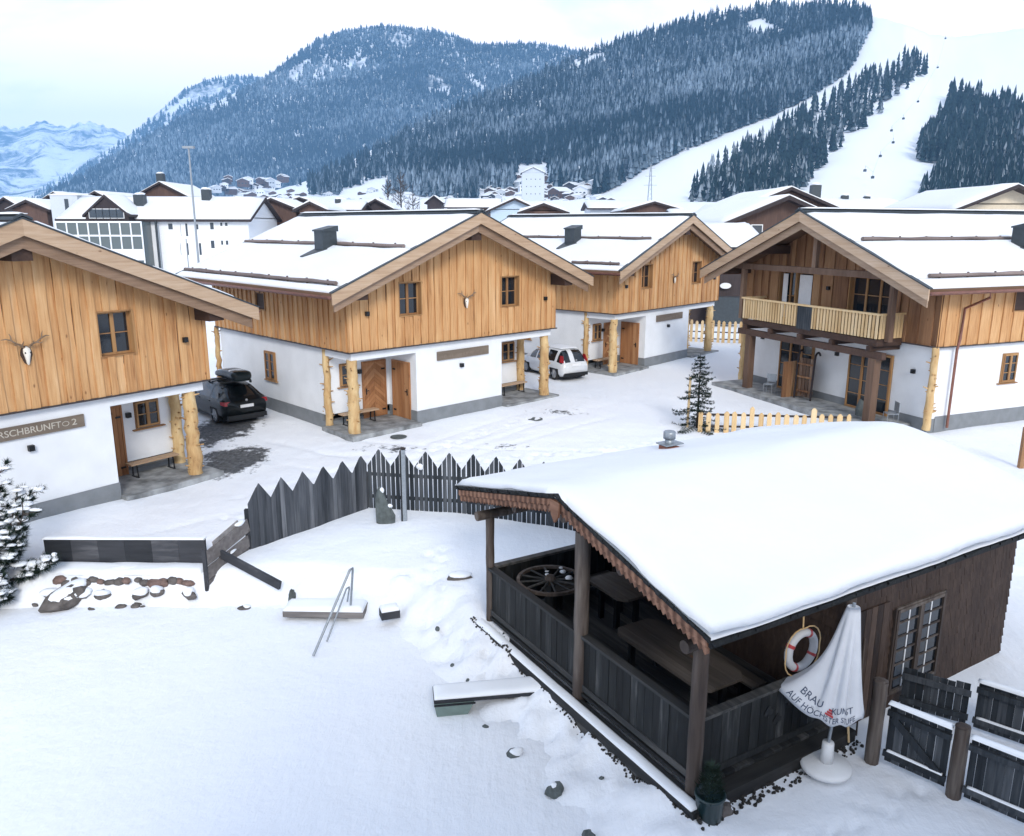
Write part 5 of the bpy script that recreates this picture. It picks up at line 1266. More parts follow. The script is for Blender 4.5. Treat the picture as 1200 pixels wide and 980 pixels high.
# ------------------------------------------------------------------ cars
def car(name, label, loc, rz, prof, Wd, paint, wheel, lampz, plate, snow=False, box=False, hatch=True, wr=.31):
    """prof: stations along x (rear = 0): (x, z_low, z_belt, z_roof, half width at belt, half width at roof)"""
    o = thing(name, label, 'car', loc, rz)
    prof = np.array(prof); xs_ = np.linspace(0, prof[-1, 0], 46); st = np.stack([np.interp(xs_, prof[:, 0], prof[:, i]) for i in range(6)], 1)
    for it in range(2): st[1:-1, 1:] = st[1:-1, 1:]*.5+(st[:-2, 1:]+st[2:, 1:])*.25
    n = len(st); ring = []
    def sec(x, zl, zb, zr, wb, wr_):
        h = zb-zl; P = [(0, zl), (wb*.86, zl), (wb*.97, zl+h*.22), (wb*1.0, zl+h*.55), (wb*.985, zl+h*.85), (wb*.95, zb)]
        g = zr-zb; P += [(wb*.95+(wr_-wb*.95)*.5, zb+g*.5), (wr_, zb+g*.86), (wr_*.86, zb+g*.97), (wr_*.45, zr+.004*(g > .1)), (0, zr+.012*(g > .1))]
        return [(x, -y, z) for y, z in P]+[(x, y, z) for y, z in P[-2:0:-1]]
    rings = [sec(*s) for s in st]; k = len(rings[0]); b = MB(); gl = MB(); vs = [p for r in rings for p in r]; fb = []; fg = []
    arch = wheel
    for i in range(n-1):
        xm = (st[i, 0]+st[i+1, 0])/2; cab = (st[i, 3]-st[i, 2]+st[i+1, 3]-st[i+1, 2])/2
        for j in range(k):
            f = (i*k+j, i*k+(j+1) % k, (i+1)*k+(j+1) % k, (i+1)*k+j); jj = j if j < 11 else 20-1-j
            glass = cab > .17 and jj in (5, 6) and not any(abs(xm-c) < .055 for c in pillars)
            ends = abs(st[i+1, 3]-st[i, 3])/(st[i+1, 0]-st[i, 0]) > .42 and jj in (7, 8, 9) and cab > .1 and cab < .95*(st[:, 3]-st[:, 2]).max()
            if jj in (1, 2) and any((xm-c)**2 < (wr+.055)**2 and (st[i, 1]+(st[i, 2]-st[i, 1])*(.11 if jj == 1 else .38)) < wr+math.sqrt(max(0, (wr+.06)**2-(xm-c)**2)) for c in arch): continue
            (fg if glass or ends else fb).append(f)
    fb.append(tuple(range(k))[::-1]); fb.append(tuple((n-1)*k+j for j in range(k)))
    b.add(vs, fb, .5, True); body = b.build('body', paint, o)
    me = body.data; 
    gl.add(vs, fg, .5, True); gl.build('window', 'cglass', o)
    un = MB(); un.box((.12, -Wd/2+.2, .16), (prof[-1, 0]-.12, Wd/2-.2, .62), .5)
    for c in wheel: un.box((c-wr-.02, -Wd/2+.08, .14), (c+wr+.02, Wd/2-.08, .68), .5)
    un.build('underbody', 'black', o)
    for c in wheel:
        for sd in (-1, 1):
            w = MB(); y = sd*(Wd/2-.12); pr = [(wr-.09, -.1), (wr-.015, -.1), (wr, -.07), (wr, .07), (wr-.015, .1), (wr-.09, .1)]
            m_ = 26; vv = [(c+r*math.cos(2*PI*q/m_), y+a, wr+r*math.sin(2*PI*q/m_)) for r, a in pr for q in range(m_)]
            w.add(vv, [(i*m_+q, i*m_+(q+1) % m_, (i+1)*m_+(q+1) % m_, (i+1)*m_+q) for i in range(5) for q in range(m_)], .5, True); ww = w.build('wheel', 'rubber', o)
            r = MB(); yo = y+sd*.085
            r.add([(c, yo, wr)]+[(c+(wr-.085)*math.cos(2*PI*q/m_), yo-sd*.02, wr+(wr-.085)*math.sin(2*PI*q/m_)) for q in range(m_)], [(0, 1+q, 1+(q+1) % m_) for q in range(m_)], .5)
            for q in range(5):
                a = 2*PI*q/5; r.bar((c+.04*math.cos(a), yo+sd*.012, wr+.04*math.sin(a)), (c+(wr-.1)*math.cos(a), yo+sd*.0, wr+(wr-.1)*math.sin(a)), .05, .03, up=(0, 1, 0))
            r.build('rim', 'alloy', ww)
    zt = lampz
    for sd in (-1, 1):
        l = MB(); x0 = .02
        if hatch: l.hexa([(x0+.06, sd*(Wd/2-.17), zt-.02), (x0+.06, sd*(Wd/2-.085), zt-.02), (x0+.24, sd*(Wd/2-.03), zt+.0), (x0+.24, sd*(Wd/2-.2), zt+.0), (x0+.17, sd*(Wd/2-.2), zt+.3), (x0+.17, sd*(Wd/2-.165), zt+.3), (x0+.34, sd*(Wd/2-.135), zt+.3), (x0+.34, sd*(Wd/2-.22), zt+.3)], .5)
        else: l.hexa([(x0-.02, sd*(Wd/2-.45), zt-.07), (x0+.0, sd*(Wd/2-.07), zt-.07), (x0+.25, sd*(Wd/2-.005), zt-.04), (x0+.25, sd*(Wd/2-.4), zt-.04), (x0+.01, sd*(Wd/2-.45), zt+.07), (x0+.03, sd*(Wd/2-.08), zt+.08), (x0+.27, sd*(Wd/2-.01), zt+.07), (x0+.27, sd*(Wd/2-.4), zt+.07)], .5)
        l.build('tail_lamp', 'redlamp', o)
        mi = MB(); mx = pillars[-1]-.12; mi.blob((mx, sd*(Wd/2+.07), st[np.argmin(abs(st[:, 0]-mx)), 2]+.08), (.06, .09, .065), 2, 10, 6, .1); mi.build('mirror', paint, o)
        h = MB()
        for hx in handles: h.box((hx, sd*(Wd/2-.015), .82), (hx+.17, sd*(Wd/2+.012), .85))
        h.build('door_handle', paint, o)
    pl = MB(); pl.box((-.035, -.26, plate-.055), (.05, .26, plate+.055)); pl.build('number_plate', 'white', o)
    bu = MB(); bu.box((-.05, -Wd/2+.16, .24), (.1, Wd/2-.16, .40)); bu.build('bumper_trim', 'black', o)
    bd = MB(); bd.lathe([(.05, 0), (.05, .012)], 16); bo = bd.build('badge', 'alloy', o); bo.rotation_euler = (0, -PI/2, 0); bo.location = (-.0, 0, plate+.22)
    return o, st
pillars = (.62, 1.42, 2.3, 2.95); handles = (1.55,)
P_fiat = [(0, .30, .72, .78, .70, .55), (.10, .24, .80, .88, .78, .60), (.22, .22, .86, 1.12, .81, .58), (.42, .2, .90, 1.42, .83, .56), (.75, .2, .92, 1.485, .842, .57), (1.5, .2, .91, 1.50, .845, .585), (2.2, .2, .88, 1.46, .845, .58), (2.75, .2, .87, 1.24, .84, .58), (3.15, .2, .88, .96, .83, .62), (3.5, .21, .82, .87, .80, .62), (3.85, .22, .70, .74, .72, .55), (4.02, .28, .55, .60, .55, .4)]
# cars drive along +x local, rear at 0
p = ground(684, 449, .03)
fiat, stf = car('parked_car', 'small white hatchback dusted with snow, parked between the middle and farther chalets', (0, 0, 0), 0, P_fiat, 1.69, 'carwhite', (.72, 3.23), .92, .78, True)
fiat.location = (p[0]-.35, p[1]+.35, tz(p[0], p[1])); fiat.rotation_euler.z = math.radians(122)
s = MB(); snow_slab(s, (.6, -.5, 1.5), (2.1, -.5, 1.475), (2.1, .5, 1.475), (.6, .5, 1.5), .03, 12, 10, .2, .5)
snow_slab(s, (.175, -.36, .97), (.33, -.34, 1.24), (.33, .02, 1.27), (.175, .1, .99), .02, 8, 8, .1, .8, up=(-.9, 0, .4)); snow_slab(s, (3.0, -.5, 1.0), (3.6, -.5, .86), (3.6, .5, .86), (3.0, .5, 1.0), .03, 10, 8, .15, .6); s.build('snow_patch', 'snow', fiat)
pillars = (.55, 1.35, 2.35, 3.25); handles = (1.25, 2.2)
P_est = [(0, .34, .86, .92, .76, .60), (.08, .26, .93, .97, .86, .66), (.22, .22, .97, 1.06, .90, .64), (.75, .2, .98, 1.40, .915, .60), (1.3, .2, .97, 1.47, .92, .61), (2.1, .2, .95, 1.49, .92, .61), (2.7, .2, .93, 1.43, .92, .60), (3.3, .2, .93, 1.10, .91, .62), (3.6, .2, .92, .97, .90, .66), (4.3, .22, .80, .85, .86, .66), (4.7, .28, .6, .66, .66, .5)]
p = ground(290, 497, 0)
est, ste = car('parked_car', 'black estate car with a dark roof box, seen from behind beside the white wall', (0, 0, 0), 0, P_est, 1.85, 'carblack', (.95, 3.75), .86, .72, hatch=False, wr=.33)
est.location = (p[0], p[1]+.1, tz(p[0], p[1])); est.rotation_euler.z = math.radians(133)
b = MB(); pr = []
n = 22; vs = []
for i in range(n+1):
    u = i/n; w = .40*(1-(max(0, u-.72)/.28)**2*.55)*(1-(max(0, .08-u)/.08)**2*.3); h = .36*(1-(max(0, u-.45)/.55)**2*.7)*(1-(max(0, .1-u)/.1)**2*.35)
    for j in range(16):
        a = 2*PI*j/16; cx, cz = math.cos(a), math.sin(a); sg = lambda q: math.copysign(abs(q)**.55, q)
        vs.append((.35+2.1*u, -.1+w*sg(cx), 1.60+h/2+h/2*sg(cz)))
b.add(vs, [(i*16+j, i*16+(j+1) % 16, (i+1)*16+(j+1) % 16, (i+1)*16+j) for i in range(n) for j in range(16)]+[tuple(range(16))[::-1], tuple(n*16+j for j in range(16))], .5, True)
rb = b.build('roof_box', 'boxgreen'); rb.location = est.location; rb.rotation_euler = est.rotation_euler; tag(rb, 'dark aerodynamic roof box with a snow patch on top of the black estate car', 'roof box')
s = MB(); snow_slab(s, (.9, -.4, 1.93), (2.2, -.3, 1.80), (2.2, .12, 1.80), (.9, .2, 1.93), .04, 12, 8, .15, .6); s.build('snow_patch', 'snow', rb)
s = MB()
for x in (.85, 1.9): s.bar((x, -.62, 1.53), (x, .62, 1.53), .06, .05)
for x in (.85, 1.9):
    for y in (-.6, .6): s.box((x-.05, y-.03, 1.42), (x+.05, y+.03, 1.52))
s.build('roof_rack', 'black', est)

# ------------------------------------------------------------------ the town behind
def town_house(name, label, x0, x1, ridge, eave, Y, depth, along=False, rz=0, wall='bgwhite', gmat='bgbrown', wins=((4, .35),), balcony=False, chimneys=(), over=.9, group=None, snow=.35, drop=None, windows=True, cat='house', frontmat=None):
    """x0..x1, ridge, eave are where its outline stands in view at distance Y; along = long eave side faces the lane"""
    a, b = atY(x0, eave, Y), atY(x1, eave, Y); zr = atY((x0+x1)/2, ridge, Y)[2]; ze = a[2]; cx = (a[0]+b[0])/2; wd = abs(b[0]-a[0]); g = tz(cx, Y)-.6
    o = thing(name, label, cat, (cx, Y, g), rz-math.atan2(cx, Y)*.0, group); zr -= g; ze -= g
    # local: gable width along x (W), ridge along y (Dp)
    rot = PI/2 if along else 0
    W, Dp = (depth, wd) if along else (wd, depth)
    def T(x, y, z): return (x, y, z) if not along else (-y+0, x+W/2, z) 
    # gable frame: x in [-W/2, W/2], y in [0, Dp]; along: the x axis points away from the viewer
    Wi = W/2-over; k = (zr-ze)/(W/2); zw = ze+k*over
    if along: T = lambda x, y, z: (y-Dp/2, x+W/2, z)
    else: T = lambda x, y, z: (x, y, z)
    def fx(mb, vs, fs, t=.5): return mb.add([T(*v) for v in vs], fs, t)
    def bx(mb, p, q, t=None):
        x0_, y0_, z0_ = p; x1_, y1_, z1_ = q
        return mb.hexa([T(x0_, y0_, z0_), T(x1_, y0_, z0_), T(x1_, y1_, z0_), T(x0_, y1_, z0_), T(x0_, y0_, z1_), T(x1_, y0_, z1_), T(x1_, y1_, z1_), T(x0_, y1_, z1_)], random.random() if t is None else t)
    ov2 = over*.9; m = MB(); zm = zw*(.62 if gmat != wall else 1)
    bx(m, (-Wi, ov2, -2), (Wi, Dp-ov2, zm)); m.build('wall', wall, o)
    u = MB()
    for yy in (ov2-.02, Dp-ov2-.2):
        vs = [(-Wi-.03, yy, zm), (Wi+.03, yy, zm), (Wi+.03, yy, zw-.1), (0, yy, zr-.25), (-Wi-.03, yy, zw-.1)]; vs += [(x, y+.22, z) for x, y, z in vs]
        fx(u, vs, [(0, 1, 2, 3, 4), (9, 8, 7, 6, 5), (0, 5, 6, 1), (1, 6, 7, 2), (2, 7, 8, 3), (3, 8, 9, 4), (4, 9, 5, 0)])
    for sx in (-1, 1): bx(u, (sx*Wi, ov2+.2, zm), (sx*(Wi-.2), Dp-ov2-.2, zw-.1))
    u.build('gable_cladding', gmat, o)
    r = MB()
    for s in (-1, 1):
        vs = [(0, 0, zr), (s*W/2, 0, ze), (s*W/2, 0, ze-.3), (0, 0, zr-.35)]; vs += [(x, Dp, z) for x, y, z in vs]; fx(r, vs, [(0, 1, 2, 3), (7, 6, 5, 4), (0, 4, 5, 1), (1, 5, 6, 2), (2, 6, 7, 3), (3, 7, 4, 0)])
    ro = r.build('roof', 'bgdark', o)
    s_ = MB()
    for s in (-1, 1): snow_slab(s_, T(0, .12, zr), T(s*(W/2-.1), .12, ze+.02), T(s*(W/2-.1), Dp-.12, ze+.02), T(0, Dp-.12, zr), snow, 6, 8, .6, .5, seed=s+int(x0))
    s_.build('snow_cover', 'roofsnow', ro)
    for (fxp, fy, w, h) in chimneys:
        c = MB(); z0 = zr-k*abs(fxp*W/2); bx(c, (fxp*W/2-w/2, Dp*fy-w/2, z0-.5), (fxp*W/2+w/2, Dp*fy+w/2, z0+h)); co = c.build('chimney', 'anthra', ro)
        cs = MB(); p = T(fxp*W/2, Dp*fy, z0+h+.1); cs.blob(p, (w*.6, w*.6, .22), 3, 8, 5, .2); cs.build('snow_cap', 'snow', co)
    if windows:
        for n, f in wins:
            for i in range(n):
                w_ = MB(); gl = MB(); z = zw*f
                if not along: c = -Wi*.8+1.6*Wi*(i+.5)/n; q = ((c-.5, ov2-.12, z), (c+.5, ov2+.02, z+1.25)); q2 = ((c-.42, ov2-.14, z+.08), (c+.42, ov2-.121, z+1.17)) if z < zm else ((c-.42, ov2-.16, z+.08), (c+.42, ov2-.14, z+1.17))
                else: c = ov2+(Dp-2*ov2)*(i+.5)/n; q = ((-Wi-.08, c-.6, z), (-Wi+.02, c+.6, z+1.3)); q2 = ((-Wi-.1, c-.5, z+.08), (-Wi-.081, c+.5, z+1.22))
                bx(w_, *q, .5); ww = w_.build('window', frontmat or 'white', o); bx(gl, *q2, .5); gl.build('pane', 'bgglass', ww)
    if balcony:
        bl = MB(); z = zm-.2; bx(bl, (-Wi, ov2-1.1, z), (Wi, ov2, z+.15)); bx(bl, (-Wi, ov2-1.15, z+.1), (Wi, ov2-1.05, z+1.05)); bl.build('balcony', 'bgbrown', o)
    return o
# long white building with glazed veranda
o = town_house('long_white_building', 'long white two storey building with a glazed veranda and snow roof behind the left chalets', 64, 294, 229, 257, 110, 15, True, over=.7, gmat='bgwhite', wins=(), chimneys=((-.45, .375, 1.3, 1.6), (-.2, .7, 1.1, 1.6)), cat='building')
Yb = 110+.7; ox, oz = o.location.x, o.location.z
def facade(o, Yf, items, mat, name, pane=True, proud=.06):
    for (xa, ya, xb, yb) in items:
        a, b = atY(xa, ya, Yf), atY(xb, yb, Yf); w = MB(); w.box((a[0]-o.location.x, Yf-o.location.y-proud, b[2]-o.location.z), (b[0]-o.location.x, Yf-o.location.y+.03, a[2]-o.location.z), .5); ww = w.build(name, mat, o)
        if pane:
            g = MB(); e = .12; g.box((a[0]-o.location.x+e, Yf-o.location.y-proud-.02, b[2]-o.location.z+e), (b[0]-o.location.x-e, Yf-o.location.y-proud+.01, a[2]-o.location.z-e), .5); g.build('pane', 'bgglass', ww)
facade(o, Yb, [(196, 261, 204, 270), (245, 260, 252, 270), (257, 260, 262, 266), (262.6, 260, 268, 266), (246, 281, 253, 292), (258, 281, 263, 288), (263.6, 281, 269, 288), (210, 261, 214, 278), (216, 261, 222, 278), (210, 284, 214, 300), (217, 284, 223, 300), (228, 262, 234, 270), (170, 288, 181, 294), (232, 284, 238, 300)], 'white', 'window')
m = MB(); x0_, x1_ = atY(66, 260, 108)[0]-ox, atY(166, 260, 108)[0]-ox; zt = atY(100, 259, 108)[2]-oz
gl = MB(); gl.box((x0_, -2.2, 0), (x1_, .6, zt-.1), .5); ve = gl.build('veranda', 'veranda', o)
for i in range(9): x = x0_+(x1_-x0_)*i/8; m.box((x-.08, -2.3, 0), (x+.08, -2.18, zt-.05), .5)
for z in (.1, zt*.5, zt*.74, zt*.24, zt-.25): m.box((x0_, -2.33, z), (x1_, -2.19, z+.22), .5)
m.box((x0_, -2.36, zt*.34), (x1_, -2.2, zt*.5), .5); m.box((x0_, -2.35, -.2), (x1_, -2.2, zt*.12), .5); m.build('veranda_frame', 'bgwhite', o)
m = MB(); a = atY(142, 258, 109)[0]-ox
for px in (166, 181): x = atY(px, 260, 109.6)[0]-ox; m.box((x-.1, -.2, 0), (x+.1, .3, zt), .5)
m.build('downpipe', 'anthra', o)
m = MB(); m.prism([(-2.6, 0), (2.6, 0), (0, 1.0)], -.05, .3); 
cg = town_house('timber_gable', 'dark timber gable with pale vertical windows in front of the long white building roof', 96, 152, 228, 252, 108.2, 6, over=.3, wall='bgdark', gmat='bgdark', wins=((5, .92),), cat='building', snow=.2)
o = town_house('dark_gabled_house', 'brown gabled house with a round snow capped chimney behind the long white roof', 150, 226, 213, 233, 150, 16, chimneys=((-.1, .15, 1.2, 1.8),), wins=((3, .55),))
town_house('village_chalet', 'chalet with white walls and broad brown gable at the left frame edge', 4, 58, 234, 246, 120, 14, wins=((3, .45), (2, .1)))
town_house('village_chalet', 'small dark gabled chalet behind the one at the left frame edge', -12, 22, 231, 242, 150, 14, gmat='bgdark')
town_house('village_chalet', 'brown chalet half hidden behind the grey stair tower', 44, 82, 225, 236, 140, 12, wall='bgbrown', wins=((3, .5),))
town_house('village_chalet', 'brown chalet with snowy balconies right of the grey stair tower', 82, 142, 224, 240, 135, 14, wall='bgbrown', balcony=True, wins=((3, .5),))
o = thing('stair_tower', 'plain pale grey flat-roofed tower with a strip of dark windows', 'tower', (0, 0, 0), 0); a, b = atY(58, 229, 118), atY(95, 270, 118); o.location = (a[0], 118, tz(a[0], 118)-1)
m = MB(); m.box((0, 0, -1), (b[0]-a[0], 5, a[2]-o.location.z), .5); m.build('wall', 'bggrey', o); m = MB(); w = b[0]-a[0]; m.box((w*.52, -.06, 2), (w*.66, .05, a[2]-o.location.z-.5), .5); m.build('window_strip', 'bgglass', o); m = MB(); snow_slab(m, (-.1, -.1, a[2]-o.location.z), (w+.1, -.1, a[2]-o.location.z), (w+.1, 5.1, a[2]-o.location.z), (-.1, 5.1, a[2]-o.location.z), .25, 6, 6, .3); m.build('snow_cover', 'roofsnow', o)
town_house('balcony_house', 'white house with wide brown gable and timber balconies beside the long white building', 284, 352, 232, 246, 125, 14, balcony=True, wins=((4, .5), (4, .1)))
town_house('village_chalet', 'low snow roofed chalet with small dark gable behind the middle chalet ridge', 342, 384, 236, 246, 118, 14, wins=((2, .5),))
town_house('village_chalet', 'long snow roofed house behind the middle chalet ridge', 376, 424, 236, 246, 140, 12, True, wins=((5, .5),), chimneys=((-.3, .3, .9, .9),))
town_house('village_chalet', 'green-grey low gabled house just beyond the middle chalet, snow roof', 322, 380, 231, 240, 190, 16, gmat='bgdark')
town_house('village_chalet', 'dark brown gabled house standing before the bare trees', 418, 462, 233, 245, 150, 14, wall='bgbrown', gmat='bgdark')
town_house('village_chalet', 'small dark double gabled house right of the bare trees', 497, 520, 229, 238, 260, 12, gmat='bgdark')
town_house('village_chalet', 'long snow roof with a row of small dormers in the valley', 520, 588, 232, 243, 200, 14, True, wins=((8, .55),))
town_house('village_chalet', 'pale blue gabled house behind the farther chalet roof', 568, 638, 232, 248, 130, 16, wall='bgblue', gmat='bgblue', wins=((4, .62),))
town_house('village_chalet', 'low reddish brown gable behind the farther chalet roof', 606, 668, 238, 249, 110, 12, wall='bgbrown', gmat='bgbrown', wins=())
town_house('village_chalet', 'long flat snow roof with a dark fascia before the first piste', 688, 770, 236, 244, 170, 16, True, wall='bggrey', gmat='bggrey', wins=((6, .5),))
town_house('village_chalet', 'wide dark gabled house with a row of small windows under the pylon', 728, 806, 236, 247, 140, 16, gmat='bgbrown', wins=((6, .72),))
town_house('village_chalet', 'small brown gable with snowy eaves left of the big dark chalet', 832, 868, 238, 252, 100, 10, wall='bgbrown', wins=())
town_house('village_chalet', 'low snow roofed annex below the small brown gable', 806, 880, 252, 262, 88, 8, True, wins=((4, .5),))
town_house('village_chalet', 'snow roofed shed beside the low annex, behind the farther chalet', 788, 846, 246, 254, 120, 10, True, wins=())
town_house('big_dark_chalet', 'big chalet with a broad dark roof edge and brown gable behind the balcony house', 846, 1000, 229, 262, 70, 22, wall='bgdark', gmat='bgbrown', wins=((3, .78),), over=1.4)
town_house('big_dark_chalet', 'second big dark gable rising behind the broad dark chalet, chimney to its right', 856, 996, 219, 248, 92, 20, wall='bgdark', gmat='bgbrown', wins=(), over=1.4, chimneys=((.5, .1, 1.0, 1.6),))
town_house('dark_barn', 'dark timber barn with a white oval plate, seen in the gap beside the balcony house', 800, 905, 263, 290, 60, 12, True, wall='bgdark', gmat='bgdark', wins=(), over=1.0)
m = MB(); a = atY(850, 335, 60.8); m.prism([(.42*math.cos(q), .22*math.sin(q)) for q in np.linspace(0, 2*PI, 18, False)], -.05, .05); o = m.build('oval_plate', 'white'); o.location = (a[0], 60.75, a[2]); tag(o, 'white oval plate on the dark barn wall', 'sign')
m = MB(); m.box((-1.4, -.3, 0), (1.0, .6, 1.9)); a = atY(851, 372, 59.5); o = m.build('trailer_box', 'anthra'); o.location = (a[0], 59.4, a[2]-.4); tag(o, 'dull grey box standing before the dark barn behind the pickets', 'container')
town_house('village_chalet', 'beige gabled house with wide dark eaves at the right frame edge', 1118, 1262, 216, 246, 80, 18, wall='cream', gmat='cream', over=1.6, wins=((2, .8),))
town_house('village_chalet', 'snow roofed house with skylights at the foot of the wide piste', 970, 1075, 231, 245, 105, 14, True, wins=(), chimneys=((-.3, .35, .8, .8), (-.25, .62, .7, .6)))
town_house('village_chalet', 'low house with snow roof left of the long white building, far behind', 226, 262, 231, 240, 210, 14, True, gmat='bgdark')
town_house('village_chalet', 'far dark gabled house above the long white roof, right end', 258, 292, 230, 238, 230, 14, gmat='bgdark')

def pole(name, label, px, py0, Y, zlow, r, head=None):
    a = atY(px, py0, Y); g = tz(a[0], Y) if zlow is None else zlow; o = thing(name, label, 'pole', (a[0], Y, g)); m = MB(); m.tube([(0, 0, -.5), (0, 0, a[2]-g)], [r*1.2, r*.8], 8); m.build('shaft', 'steel', o)
    if head: h = MB(); h.box((-.6, -.25, a[2]-g), (.6, .25, a[2]-g+.22), .5); h.build('head', 'steel', o)
pole('floodlight_pole', 'tall thin floodlight pole in front of the long white building', 221, 174, 90, None, .11, True)
pole('wire_pole', 'slim dark pole below the veranda end', 185, 262, 60, None, .06); pole('wire_pole', 'short thin pole right of the tall floodlight pole', 218, 280, 58, None, .04)
def pylon():
    Y = 420; a = atY(763, 192, Y); g = tz(a[0], Y); h = a[2]-g; o = thing('power_pylon', 'grey lattice power pylon standing before the first piste', 'pylon', (a[0], Y, g)); m = MB()
    for sx in (-1, 1):
        for sy in (-1, 1): m.bar((sx*1.4, sy*1.4, 0), (sx*.18, sy*.18, h), .16, .16)
    for i in range(12):
        z0, z1 = h*i/12, h*(i+1)/12; w0, w1 = 1.4-1.22*i/12, 1.4-1.22*(i+1)/12
        m.bar((-w0, -w0, z0), (w1, -w1, z1), .08, .08); m.bar((w0, -w0, z0), (-w1, -w1, z1), .08, .08)
    m.build('lattice', 'steel', o)
    for f, w in ((.62, 3.4), (.78, 2.6), (.92, 2.0)): c = MB(); c.bar((-w, 0, h*f), (w, 0, h*f), .2, .22); c.build('crossarm', 'steel', o)
pylon()

# ------------------------------------------------------------------ mountains
def interp(pts): a = np.array(pts, float); return lambda x: np.interp(x, a[:, 0], a[:, 1])
RX = np.array([ray(px, 265) for px in range(-600, 1900)])
def to3(px, py, r):
    px = np.asarray(px, float); py = np.asarray(py, float)
    a, b = px-600, py-490; X = a/CF; v = -b/CF; c, s = math.cos(CP), math.sin(CP); y = c+v*s; z = -s+v*c; h = np.hypot(X, y)
    return np.stack([X/h*r, y/h*r, CH+z/h*r], -1)
class Slope:
    def __init__(s, crest, base, r0, r1, pw=1.1, amp=.03): s.crest, s.base, s.r0, s.r1, s.pw, s.amp = interp(crest), base, interp(r0), interp(r1), pw, amp; s.jag = 0
    def at(s, px, py):
        px = np.asarray(px, float); c = s.crest(px); t = np.clip((s.base-py)/(s.base-c), 0, 1.05)
        r = s.r0(px)+(s.r1(px)-s.r0(px))*t**s.pw; r = r*(1+s.amp*fbm(px*.02+3, t*5, 4)*np.minimum(1, t*4))
        return to3(px, py, r)
    def mesh(s, name, mat, x0, x1, dx, nt_=46):
        px = np.arange(x0, x1+1e-6, dx); t = np.linspace(0, 1, nt_); PX, T = np.meshgrid(px, t, indexing='ij'); c = s.crest(px)+fbm(px*.08, px*0, 3)*3+fbm(px*.3+5, px*0+2, 3)*s.jag
        PY = s.base+(c[:, None]-s.base)*T; P = s.at(PX, PY)
        back = []
        for k in (1, 2, 3): q = P[:, -1].copy(); q[:, :2] *= 1+.12*k; q[:, 2] *= (.86, .5, 0)[k-1]; back.append(q)
        return grid_mesh(name, np.concatenate([P, np.stack(back, 1)], 1), mat, kind='structure')
far1 = Slope([(-500, 120), (-100, 130), (0, 150), (20, 152), (50, 143), (62, 148), (76, 151), (105, 143), (125, 150), (145, 158), (165, 172), (260, 190), (420, 215)], 250, [(-500, 8000), (400, 8000)], [(-500, 11500), (400, 10500)], amp=.09); far1.jag = 9; far1.mesh('far_mountain_range', 'mt_far', -420, 400, 3)
far2 = Slope([(-200, 240), (20, 228), (60, 218), (110, 186), (150, 160), (180, 136), (215, 106), (240, 95), (265, 90), (305, 90), (350, 100), (420, 140)], 250, [(-200, 5200), (420, 5200)], [(-200, 6200), (420, 6600)]); far2.mesh('forested_ridge', 'mt_mid', -200, 420, 3)
far3 = Slope([(-100, 246), (20, 236), (60, 226), (110, 200), (160, 170), (220, 135), (270, 112), (300, 98), (345, 66), (372, 46), (400, 37), (425, 32), (450, 30), (475, 32), (492, 36), (512, 36), (535, 43), (560, 52), (590, 53), (620, 51), (650, 54), (690, 62), (760, 95), (820, 130)], 250, [(-100, 2800), (800, 2600)], [(-100, 3600), (400, 4600), (800, 4200)]); far3.mesh('forested_mountain', 'mt_mid', -100, 820, 3, 60)
right = Slope([(120, 243), (250, 238), (300, 229), (340, 219), (380, 204), (420, 184), (480, 152), (540, 124), (590, 106), (640, 84), (665, 74), (690, 62), (740, 44), (800, 27), (860, 16), (900, 9), (930, 9), (960, 8), (1010, 15), (1060, 27), (1090, 40), (1120, 42), (1160, 38), (1210, 30), (1400, 30)], 246, [(120, 1100), (600, 950), (800, 760), (1400, 700)], [(120, 1500), (400, 2000), (690, 2300), (900, 2150), (1060, 1750), (1400, 1600)], 1.15, .02); right.mesh('ski_mountain', 'mt_near', 120, 1400, 3, 60)

